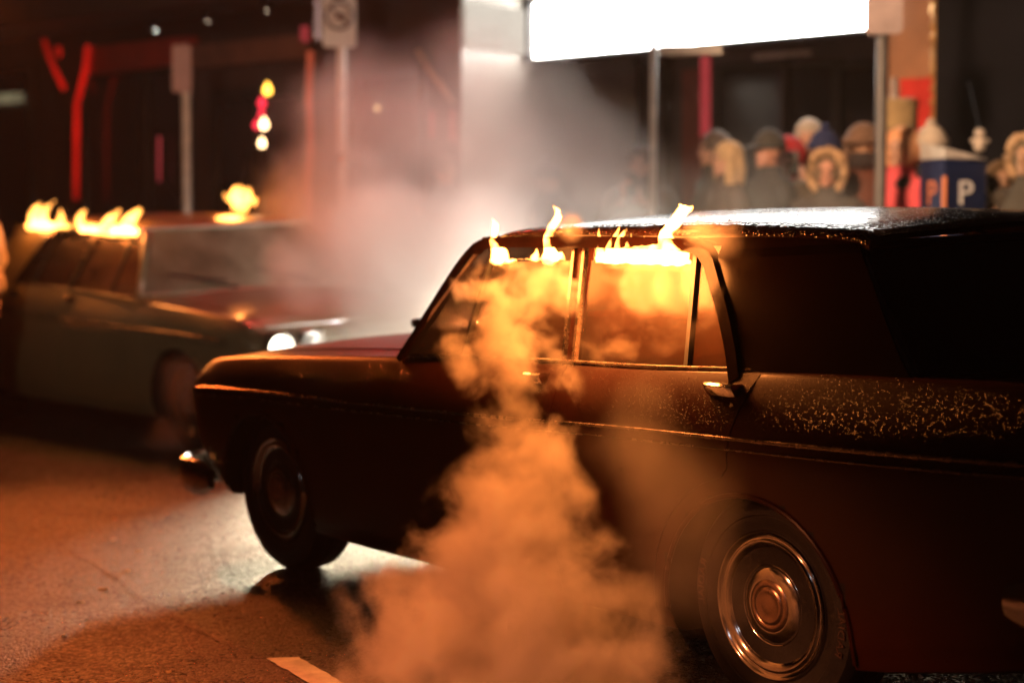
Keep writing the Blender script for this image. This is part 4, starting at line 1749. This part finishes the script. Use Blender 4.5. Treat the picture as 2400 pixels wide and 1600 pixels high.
def person(px, ptop, n, face, label, coat, head, hcol, skin=0, pose='plain', trousers=(.02, .02, .025), width=1.0, hatlift=.03, flip=False):
    """face: direction the person looks, degrees clockwise from the camera's right; ptop: photo row of the head's top"""
    p = at_n(px, 570, n)
    z0 = path_z(p.x, p.y) if n > KERB_N + .1 else gz(p.x, p.y)
    ztop = z_of(px, ptop, n)
    s = (ztop - z0) / (1.765 + hatlift)
    e = empty('person', (p.x, p.y, z0))
    e.rotation_euler = (0, 0, radians(face))
    e.scale = (s, s * width, s)
    setp(e, label, 'person', 'onlookers on the footpath')
    body, ct, tr = PM[pose]

    def put(nm, me, m):
        if not len(me.materials):
            me.materials.append(m)
            for q in me.polygons:
                q.use_smooth = True
        o = bpy.data.objects.new(nm, me)
        C.objects.link(o)
        o.material_slots[0].link = 'OBJECT'
        o.material_slots[0].material = m
        o.parent = e
        return o
    put('body', body, SKIN[skin])
    put('coat', ct, cloth(coat))
    put('trousers', tr, cloth(trousers))
    ey = MB()
    for s_ in (1, -1):
        ey.ell((.083, s_ * .032, 1.650), (.010, .012, .008), 12, 8)
    ey.build('eyes', M_eye, e)
    hm = cloth(hcol)
    h = MB()
    rot = Matrix.Rotation(radians(14), 3, 'Y')
    if head in ('beanie', 'cap'):
        h.ell((-.008, 0, 1.665), (.118, .102, .125), 24, 10, .05)
        h.lathe([(.098, -.005), (.112, .0), (.116, .02), (.110, .045), (.10, .048)], (-.004, 0, 1.655), 'z', 28)
        if head == 'cap':
            h.box((.13, 0, 1.668), (.10, .13, .012), Matrix.Rotation(radians(12), 3, 'Y'), .005)
        else:
            h.ell((-.01, 0, 1.80), (.032, .032, .03), 12, 8)
        h.build('hat', hm, e)
    elif head == 'short':
        h.ell((-.018, 0, 1.665), (.108, .098, .112), 24, 10, -.15, rot)
        h.build('hair', hm, e)
    elif head == 'long':
        h.ell((-.020, 0, 1.662), (.110, .104, .115), 24, 10, -.1, rot)
        h.ell((-.060, 0, 1.56), (.075, .115, .18), 20, 12)
        for s_ in (1, -1):
            h.ell((.005, s_ * .095, 1.53), (.045, .032, .17), 14, 10)
        h.build('hair', hm, e)
    elif head in ('hood', 'furhood'):
        h.ell((-.040, 0, 1.65), (.125, .130, .150), 24, 12, -.75, Matrix.Rotation(radians(-8), 3, 'Y'))
        o = h.build('hood', hm, e)
        f = MB()
        rr_ = .125 if head == 'furhood' else .105
        ring = [(.035 + .02 * cos(a), rr_ * sin(a) * .95, 1.635 + (rr_ + .02) * cos(a)) for a in [2 * pi * k / 32 for k in range(33)]]
        if head == 'furhood':
            rg = random.Random(int(px))
            ring = [(x + rg.uniform(-.008, .008), y * rg.uniform(.94, 1.08), z) for (x, y, z) in ring[:-1]]
            ring.append(ring[0])
            f.tube(ring, [rg.uniform(.026, .042) for _ in ring], 10)
            f.build('fur_trim', cloth((.42, .27, .15)), e)
        else:
            f.tube(ring, .016, 10)
            f.build('hood_hem', hm, e)
    elif head == 'trapper':
        h.ell((-.01, 0, 1.675), (.128, .122, .125), 24, 10, 0.0)
        h.tube([(.10 * cos(a), .112 * sin(a), 1.675) for a in [2 * pi * k / 28 for k in range(29)]], .034, 10)
        for s_ in (1, -1):
            h.ell((-.01, s_ * .105, 1.60), (.055, .03, .09), 14, 10)
        h.build('fur_hat', hm, e)
        f = MB()
        f.lathe([(.09, 1.50), (.105, 1.53), (.103, 1.575), (.094, 1.60)], (.012, 0, 0), 'z', 24)
        f.build('scarf', cloth((.03, .02, .02)), e)
    elif head == 'tallhat':
        h.lathe([(.120, .0), (.128, .03), (.125, .10), (.135, .19), (.10, .20), (0, .185)], (-.004, 0, 1.665), 'z', 28)
        h.build('hat', hm, e)
    if pose == 'phone':
        c = st(0, 0) * 0
        ph = empty('phone', e.location + Matrix.Rotation(radians(face), 3, 'Z') @ Vector((.415 * s, -.02 * s, 1.46 * s)))
        ph.rotation_euler = (0, 0, radians(face))
        setp(ph, 'lit phone held up ' + ('in front of the tall grey haired man' if n > 10.2 else 'beside the name blade pole'), 'phone', 'phones held up by onlookers')
        b = MB()
        b.box((0, 0, 0), (.009, .075, .15), bev=.004)
        b.build('phone_case', M_black, ph)
        b = MB()
        b.box((-.0062, 0, 0), (.002, .066, .138))
        b.build('phone_screen', emis('phone_screen_glow', (.78, .78, 1.0), .8, .2), ph)
    return e


# faces look mostly towards the cars (the camera's side is -90 deg)
person(1672, 298, 9.95, -170, 'grey haired person in a dark coat standing right behind the blond person', (.05, .045, .04), 'long', (.13, .10, .085), 0)
person(1702, 322, 9.62, -165, 'blond person in a dark brown jacket facing left, in front of the grey haired one', (.06, .035, .022), 'long', (.52, .36, .20), 0)
person(1800, 300, 9.75, -150, 'man in a dark grey cap and black coat turned to the left', (.020, .018, .018), 'cap', (.05, .048, .046), 1, 'cross')
person(1842, 318, 10.10, -120, 'person in a bright red jacket behind the man with the dark cap', (.42, .012, .014), 'hood', (.35, .012, .014), 1)
person(1893, 270, 10.35, -110, 'tall grey haired older man standing behind the blue beanie', (.06, .05, .045), 'short', (.42, .37, .32), 0, 'phone')
person(1930, 300, 9.85, -120, 'person in a navy blue beanie in the middle of the crowd', (.07, .055, .04), 'beanie', (.014, .022, .085), 1)
person(1938, 350, 9.48, -105, 'woman in a tan fur trimmed hood, face turned to the fire', (.055, .045, .040), 'furhood', (.16, .11, .07), 1)
person(2022, 288, 9.80, -95, 'person in a brown fur hat with a dark scarf over the mouth', (.11, .035, .02), 'trapper', (.15, .085, .055), 2)
person(2100, 258, 10.30, -100, 'person in a tall beige knitted hat behind the peach hooded one', (.10, .06, .04), 'tallhat', (.36, .25, .12), 2)
person(2108, 296, 9.85, -130, 'person in a peach hood and pink jacket turned to the left', (.72, .10, .12), 'hood', (.80, .42, .22), 0, 'cross', (.30, .03, .04))
person(2180, 290, 9.95, -80, 'person in a white woolly hat and black jacket beside the ticket machine', (.016, .015, .016), 'beanie', (.52, .44, .36), 2)
person(2345, 375, 10.0, -95, 'person in a mustard coat right of the ticket machine', (.16, .085, .025), 'hood', (.12, .07, .03), 2)
person(2408, 315, 9.75, -140, 'person in a pale fur hood cut off by the right edge', (.05, .04, .03), 'furhood', (.10, .08, .05), 2)
person(1044, 356, 9.75, -60, 'bare headed man half lost in smoke in front of the white side wall', (.04, .035, .03), 'short', (.16, .09, .06), 1)
person(1282, 376, 9.75, -30, 'person in a grey hat half hidden by smoke below the left end of the lightbox', (.045, .038, .035), 'beanie', (.13, .12, .12), 1)
person(1500, 330, 9.9, -100, 'person in a dark parka holding up a phone beside the name blade pole', (.055, .05, .045), 'short', (.07, .05, .04), 1, 'phone')
person(-112, 372, 6.35, -60, 'person in a beige coat at the left edge beside the pale green car', (.50, .40, .27), 'short', (.10, .06, .04), 0, 'plain', (.03, .03, .03), 1.1)
# bright pendant lamp / ornament in the dark right
p = at_n(2296, 318, 10.3)
e = empty('window_ornament', p)
setp(e, 'small white figure shaped ornament hanging against the navy wall', 'ornament')
b = MB()
b.lathe([(0, .045), (.028, .035), (.034, .01), (.020, -.012), (.016, -.02), (.034, -.035), (.036, -.07), (.022, -.095), (0, -.10)], (0, 0, 0), 'z', 18)
b.box((0, -.005, -.03), (.12, .02, .022), bev=.008)
b.build('figure', mat('white_ornament', (.62, .54, .46), .5), e)
b = MB()
b.tube([(0, 0, .04), (0, .30, .35)], .004, 6)
b.build('cord', M_black, e)

# ------------------------------------------------------------------ fire
def flame_mat(strength):
    m, nt, b = nodes_of('flame_gas')
    nt.nodes.remove(b)
    out = nt.nodes['Material Output']
    v = N(nt, 'ShaderNodeVolumePrincipled')
    v.inputs['Density'].default_value = 0.0
    v.inputs['Emission Color'].default_value = (1.0, 0.36, 0.065, 1)
    tc = N(nt, 'ShaderNodeTexCoord')
    nz = N(nt, 'ShaderNodeTexNoise')
    nz.inputs['Scale'].default_value = 22
    nz.inputs['Detail'].default_value = 3
    nt.links.new(tc.outputs['Object'], nz.inputs['Vector'])
    mr = N(nt, 'ShaderNodeMapRange')
    mr.inputs['From Min'].default_value = 0.35
    mr.inputs['From Max'].default_value = 0.62
    mr.inputs['To Min'].default_value = strength * .25
    mr.inputs['To Max'].default_value = strength
    nt.links.new(nz.outputs['Fac'], mr.inputs['Value'])
    nt.links.new(mr.outputs[0], v.inputs['Emission Strength'])
    nt.links.new(v.outputs[0], out.inputs['Volume'])
    m.cycles.volume_step_rate = 0.35
    return m


M_flame = flame_mat(950)
M_flame2 = flame_mat(170)


def flame(label, tongues, place, lights, vox=.006, group='flames on the burning cars', car=1):
    """tongues: list of (spine pixels, half widths in pixels, depth factor); place(px,py) -> world point"""
    mb = MB()
    for (sp, ws) in tongues:
        pts = [place(*p) for p in sp]
        rs = []
        for p, w in zip(pts, ws):
            rs.append(max(.0035, w / FPX * p.y))
        pp = [np.array([*p, r]) for p, r in zip(pts, rs)]
        cc = catmull(pp, 5)
        mb.tube([c[:3] for c in cc], [max(.003, float(c[3])) for c in cc], 12, up=(0, 1, 0))
    o = mb.build('flame', M_flame if car == 1 else M_flame2, None, True, None)
    remesh(o, vox)
    rg = random.Random(len(tongues))
    for v in o.data.vertices:
        n_ = mnoise.noise_vector(v.co * 26.0)
        v.co += n_ * .006 + mnoise.noise_vector(v.co * 60.0) * .003
    setp(o, label, 'flame', group)
    for (px, py, e_, off) in lights:
        q = place(px, py)
        d = Vector(A1[1]) if car == 1 else Vector(-A2[1])
        lamp('flame_glow', 'POINT', q + d * off, e_, (1.0, .27, .05), .09)
    return o


f1 = lambda px, py: on_car(px, py, .815, TUM)
flame('tall two pronged flame along the top edge of the dark car front window', [
    ([(1162, 615), (1165, 590), (1157, 560), (1160, 535), (1154, 514)], [17, 15, 8, 9, 1]),
    ([(1185, 613), (1182, 596), (1168, 572)], [12, 9, 2]),
    ([(1153, 613), (1190, 612), (1215, 610), (1260, 608), (1326, 610)], [5, 5, 2.5, 4, 3]),
    ([(1255, 608), (1257, 594), (1254, 580)], [13, 7, 1]),
    ([(1292, 608), (1286, 575), (1288, 550), (1301, 522), (1309, 502), (1296, 481)], [24, 13, 11, 11, 8, 1]),
    ([(1300, 608), (1313, 598), (1322, 608)], [10, 7, 3]),
    ([(1288, 545), (1300, 530), (1320, 505)], [6, 6, 1])],
    f1, [(1168, 585, 9, .12), (1292, 575, 13, .12)])
flame('broad ragged flame along the top edge of the dark car rear window', [
    ([(1396, 609), (1440, 606), (1500, 606), (1560, 608), (1619, 617)], [9, 14, 15, 16, 7]),
    ([(1440, 598), (1500, 592), (1560, 590), (1608, 600)], [14, 14, 16, 12]),
    ([(1408, 600), (1406, 575), (1404, 536)], [12, 7, 1]),
    ([(1428, 590), (1436, 565), (1452, 528)], [12, 9, 1]),
    ([(1450, 585), (1455, 562), (1472, 530)], [12, 8, 1]),
    ([(1476, 585), (1474, 570), (1482, 545)], [10, 6, 1]),
    ([(1514, 590), (1510, 575), (1508, 552)], [10, 6, 1]),
    ([(1575, 600), (1565, 572), (1562, 545), (1585, 520), (1600, 495), (1606, 482)], [26, 20, 17, 16, 13, 7]),
    ([(1590, 505), (1608, 494), (1626, 484)], [10, 9, 3]),
    ([(1598, 492), (1594, 482), (1588, 476)], [8, 6, 2]),
    ([(1606, 605), (1610, 588), (1606, 570)], [12, 7, 1])],
    f1, [(1440, 592, 22, .12), (1520, 592, 18, .12), (1585, 575, 22, .12)])


def on_car2(px, py, y0, tum=0.0, z0=.92):
    d = A2 @ ray(px, py) / .98
    o = A2 @ (np.array([0, 0, CAMH]) - O2) / .98
    t = (y0 + tum * (o[2] - z0) - o[1]) / (d[1] - tum * d[2])
    return Vector(np.array([0, 0, CAMH]) + ray(px, py) * t)


f2 = lambda px, py: on_car2(px, py, -.815, TUM)
flame('squat flame with a smaller tongue over the rear window of the pale green car', [
    ([(66, 530), (90, 528), (118, 530), (168, 534)], [9, 14, 10, 5]),
    ([(78, 526), (80, 505), (88, 487), (94, 474)], [12, 13, 9, 2]),
    ([(100, 526), (102, 506), (108, 490), (120, 478)], [12, 11, 8, 3]),
    ([(142, 530), (143, 512), (142, 488)], [14, 9, 1]),
    ([(124, 474), (129, 471)], [4, 3])],
    f2, [(92, 505, 13, .06)], car=2)
flame('row of three leaning flames over the front window of the pale green car', [
    ([(180, 534), (220, 540), (260, 544), (322, 549)], [6, 8, 10, 6]),
    ([(190, 531), (187, 514), (194, 500), (203, 493)], [9, 10, 7, 2]),
    ([(242, 541), (253, 522), (267, 506), (284, 491)], [13, 14, 9, 2]),
    ([(300, 546), (299, 524), (312, 507), (327, 493), (332, 487)], [14, 16, 12, 8, 2])],
    f2, [(195, 510, 11, .06), (270, 515, 15, .06), (312, 510, 13, .06)], car=2)
pr = c2(-1.55, -.10, 1.415)
f3 = lambda px, py: Vector(at(px, py, pr.y))
flame('single bushy flame burning on top of the pale green car roof', [
    ([(546, 484), (562, 490), (580, 486)], [8, 12, 8]),
    ([(556, 480), (552, 462), (560, 446), (568, 438)], [14, 16, 14, 4]),
    ([(572, 480), (578, 462), (582, 446), (582, 438)], [12, 13, 9, 3]),
    ([(540, 470), (528, 458), (524, 452)], [7, 6, 3]),
    ([(588, 478), (596, 470), (600, 462)], [9, 9, 4])],
    f3, [(565, 462, 13, .08)], car=2)
# flame light falling into the two cabins and over the far window sills
for (x, y, z, e_) in ((-1.5, .35, 1.27, 1.2), (-2.1, .35, 1.27, 1.8)):
    lamp('flame_glow', 'POINT', c1(x, y, z), e_, (1.0, .42, .11), .05)
for (x, y, z, e_) in ((-1.2, -.35, 1.27, .8), (-1.9, -.35, 1.27, .8)):
    lamp('flame_glow', 'POINT', c2(x, y, z), e_, (1.0, .34, .09), .05)


# ------------------------------------------------------------------ smoke
def smoke_mat(name, blobs, density, scale, amp, lo, hi, warp, step, col=(.92, .88, .84), detail=4, rough=.58, aniso=0.1, edge=0.0):
    m, nt, b = nodes_of(name)
    nt.nodes.remove(b)
    out = nt.nodes['Material Output']
    tc = N(nt, 'ShaderNodeTexCoord')
    wz = N(nt, 'ShaderNodeTexNoise')
    wz.inputs['Scale'].default_value = scale * .7
    wz.inputs['Detail'].default_value = 3
    nt.links.new(tc.outputs['Object'], wz.inputs['Vector'])
    sb = N(nt, 'ShaderNodeVectorMath', operation='SUBTRACT')
    sb.inputs[1].default_value = (.5, .5, .5)
    nt.links.new(wz.outputs['Color'], sb.inputs[0])
    ws = N(nt, 'ShaderNodeVectorMath', operation='SCALE')
    ws.inputs['Scale'].default_value = warp
    nt.links.new(sb.outputs[0], ws.inputs[0])
    ad = N(nt, 'ShaderNodeVectorMath', operation='ADD')
    nt.links.new(tc.outputs['Object'], ad.inputs[0])
    nt.links.new(ws.outputs[0], ad.inputs[1])
    def field(coord):
        last = None
        for (c, r) in blobs:
            s1 = N(nt, 'ShaderNodeVectorMath', operation='SUBTRACT')
            s1.inputs[1].default_value = tuple(c)
            nt.links.new(coord, s1.inputs[0])
            src = s1
            if isinstance(r, (tuple, list)):
                dv = N(nt, 'ShaderNodeVectorMath', operation='DIVIDE')
                dv.inputs[1].default_value = r
                nt.links.new(s1.outputs[0], dv.inputs[0])
                src, rv = dv, 1.0
            else:
                rv = r
            ln = N(nt, 'ShaderNodeVectorMath', operation='LENGTH')
            nt.links.new(src.outputs[0], ln.inputs[0])
            fl = N(nt, 'ShaderNodeMath', operation='MULTIPLY_ADD')
            fl.inputs[1].default_value = -1.0 / rv
            fl.inputs[2].default_value = 1.0
            nt.links.new(ln.outputs['Value'], fl.inputs[0])
            if last is None:
                last = fl
            else:
                mx = N(nt, 'ShaderNodeMath', operation='SMOOTH_MAX')
                mx.inputs[2].default_value = 0.25
                nt.links.new(last.outputs[0], mx.inputs[0])
                nt.links.new(fl.outputs[0], mx.inputs[1])
                last = mx
        return last
    last = field(ad.outputs[0])
    fade = None
    if edge:
        fade = N(nt, 'ShaderNodeMapRange', interpolation_type='SMOOTHSTEP')
        fade.inputs['From Min'].default_value = -edge
        fade.inputs['From Max'].default_value = -edge + .28
        nt.links.new(field(tc.outputs['Object']).outputs[0], fade.inputs['Value'])
    nz = N(nt, 'ShaderNodeTexNoise')
    nz.inputs['Scale'].default_value = scale
    nz.inputs['Detail'].default_value = detail
    nz.inputs['Roughness'].default_value = rough
    nz.inputs['Distortion'].default_value = .35
    nt.links.new(tc.outputs['Object'], nz.inputs['Vector'])
    na = N(nt, 'ShaderNodeMath', operation='MULTIPLY_ADD')
    na.inputs[1].default_value = amp
    na.inputs[2].default_value = -.5 * amp
    nt.links.new(nz.outputs['Fac'], na.inputs[0])
    sm_ = N(nt, 'ShaderNodeMath', operation='ADD')
    nt.links.new(last.outputs[0], sm_.inputs[0])
    nt.links.new(na.outputs[0], sm_.inputs[1])
    mr = N(nt, 'ShaderNodeMapRange', interpolation_type='SMOOTHSTEP')
    mr.inputs['From Min'].default_value = lo
    mr.inputs['From Max'].default_value = hi
    mr.inputs['To Min'].default_value = 0
    mr.inputs['To Max'].default_value = density
    nt.links.new(sm_.outputs[0], mr.inputs['Value'])
    v = N(nt, 'ShaderNodeVolumePrincipled')
    v.inputs['Color'].default_value = (*col, 1)
    v.inputs['Anisotropy'].default_value = aniso
    if fade is not None:
        fm = N(nt, 'ShaderNodeMath', operation='MULTIPLY')
        nt.links.new(mr.outputs[0], fm.inputs[0])
        nt.links.new(fade.outputs[0], fm.inputs[1])
        nt.links.new(fm.outputs[0], v.inputs['Density'])
    else:
        nt.links.new(mr.outputs[0], v.inputs['Density'])
    nt.links.new(v.outputs[0], out.inputs['Volume'])
    m.cycles.volume_step_rate = step
    return m


def smoke(label, blobs, density, scale, amp, lo, hi, warp, step, grow=1.22, vox=.04, ztrim=None, **k):
    mb = MB()
    for (c, r) in blobs:
        rr = r if isinstance(r, (tuple, list)) else (r, r, r)
        mb.ell(tuple(c), tuple(q * grow for q in rr), 24, 14)
    m = smoke_mat('smoke_vapour', blobs, density, scale, amp, lo, hi, warp, step, edge=grow - 1.06, **k)
    o = mb.build('smoke', m, None, True, None)
    remesh(o, vox)
    for v in o.data.vertices:
        v.co += mnoise.noise_vector(v.co * (scale * .6)) * (.03 if vox < .06 else .08)
        if ztrim is not None:
            v.co.z = max(v.co.z, gz(v.co.x, v.co.y) + ztrim)
    setp(o, label, 'smoke', None, 'stuff')
    return o


def cb(px, py, r, y):
    p = on_car(px, py, y)
    return (tuple(p), r / FPX * p.y)


smoke('dense smoke pouring from the dark car window down the door onto the road', [
    cb(1285, 655, 80, .93), cb(1225, 730, 95, .96), cb(1180, 815, 135, 1.0), cb(1215, 910, 140, 1.03), cb(1228, 1000, 130, 1.06), cb(1225, 1100, 125, 1.10), cb(1135, 665, 75, .91), cb(1320, 710, 60, .91), cb(1065, 845, 75, .96), cb(1300, 625, 45, .91),
    cb(1235, 1195, 165, 1.16), cb(1180, 1300, 220, 1.26), cb(1100, 1420, 260, 1.40), cb(1290, 1440, 240, 1.36), cb(965, 1500, 200, 1.46), cb(1200, 1600, 350, 1.46), cb(1420, 1590, 200, 1.40)],
    9, 6.5, 2.9, .08, .90, .55, .30, ztrim=.005, col=(.97, .91, .83), grow=1.26, rough=.62, detail=6)
smoke('thin smoke drifting in front of the dark car rear window', [
    cb(1470, 690, 120, .90), cb(1560, 760, 110, .92), cb(1640, 700, 80, .90), cb(1420, 830, 90, .95)],
    3.2, 7.5, 3.4, .45, 1.5, .45, .40, col=(.95, .84, .70), rough=.62)
smoke('faint brown smoke hanging by the dark car rear door', [
    cb(1500, 1050, 170, 1.05), cb(1590, 1190, 190, 1.1), cb(1530, 930, 110, 1.0), cb(1600, 1350, 190, 1.2)],
    1.6, 4.0, .9, .10, 1.0, .2, .9)
smoke('glowing smoke curling up over the dark car roof edge', [
    cb(1690, 560, 85, .66), cb(1640, 530, 70, .66), cb(1335, 530, 50, .66)],
    5.0, 8.0, 1.2, .15, 1.0, .12, .6)


def wb(px, py, r, Y, flat=.8):
    p = at(px, py, Y)
    q = r / FPX * Y
    return (tuple(p), (q, q * flat, q))


smoke('bank of pale smoke lit by the headlamp between the two cars', [
    wb(1010, 640, 300, 10.6), wb(820, 560, 240, 11.6), wb(1180, 520, 280, 11.6), wb(900, 720, 150, 10.4), wb(740, 500, 200, 12.0), wb(690, 640, 110, 10.4)],
    3.4, 1.5, 1.3, .0, .9, .5, .5, vox=.12, ztrim=.02, aniso=.45)
smoke('high thin smoke rising past the white side wall', [
    wb(1150, 340, 320, 12.0), wb(880, 340, 290, 12.4), wb(1400, 400, 200, 11.6)],
    1.1, 1.2, 1.2, .0, .9, .5, .7, vox=.14)
smoke('thin smoke hanging before the crowd above the dark car roof', [
    wb(1480, 500, 210, 10.6), wb(1740, 470, 200, 10.4), wb(1980, 520, 170, 10.2)],
    .34, 1.8, 1.2, .0, .9, .4, .7, vox=.12)
smoke('small puff of smoke over the front wheel of the pale green car', [
    wb(430, 905, 80, 9.3), wb(400, 1010, 75, 9.2), wb(395, 1110, 60, 9.0)],
    .6, 3.5, 1.2, .05, 1.0, .25, .7, vox=.05, ztrim=.01)


def cabin(label, f, dens, g_, col):
    vs, fs = [], []
    sec = [(-2.78, .50, .95, 1.18), (-2.45, .56, .945, 1.29), (-1.8, .57, .945, 1.32), (-1.35, .56, .945, 1.30), (-1.12, .60, .945, 1.14)]
    for (x, hw, z0, z1) in sec:
        for (y, z) in ((-hw - .09, z0), (hw + .09, z0), (hw - .07, z1), (-hw + .07, z1)):
            vs.append(f(x + g_, y, z))
    for i in range(4):
        for k in range(4):
            fs.append((i * 4 + k, i * 4 + (k + 1) % 4, i * 4 + 4 + (k + 1) % 4, i * 4 + 4 + k))
    fs += [(0, 1, 2, 3), (19, 18, 17, 16)]
    cen = f(-1.9 + g_, 0, 1.1)
    m = smoke_mat('cabin_vapour', [(tuple(cen), 1.6)], dens, 4.0, .9, .0, 1.0, .2, .7, col=col, detail=3)
    o = MB().add(vs, fs).build('smoke', m, None, False)
    return setp(o, label, 'smoke', None, 'stuff')


cabin('smoke filling the cabin of the dark car behind its side windows', c1, 2.4, 0.0, (.90, .78, .66))
cabin('smoke filling the cabin of the pale green car behind its windscreen', c2, 2.0, .40, (.90, .78, .66))


# even thin haze over the whole street
hz = MB()
hz.box((0, 12, 3.4), (70, 70, 13.0))
m, nt, b = nodes_of('street_haze_air')
nt.nodes.remove(b)
v = N(nt, 'ShaderNodeVolumePrincipled')
v.inputs['Color'].default_value = (.92, .80, .74, 1)
v.inputs['Density'].default_value = 0.002
nt.links.new(v.outputs[0], nt.nodes['Material Output'].inputs['Volume'])
o = hz.build('haze', m, None, False)
setp(o, 'thin even haze of smoke filling the night street', 'haze', None, 'stuff')
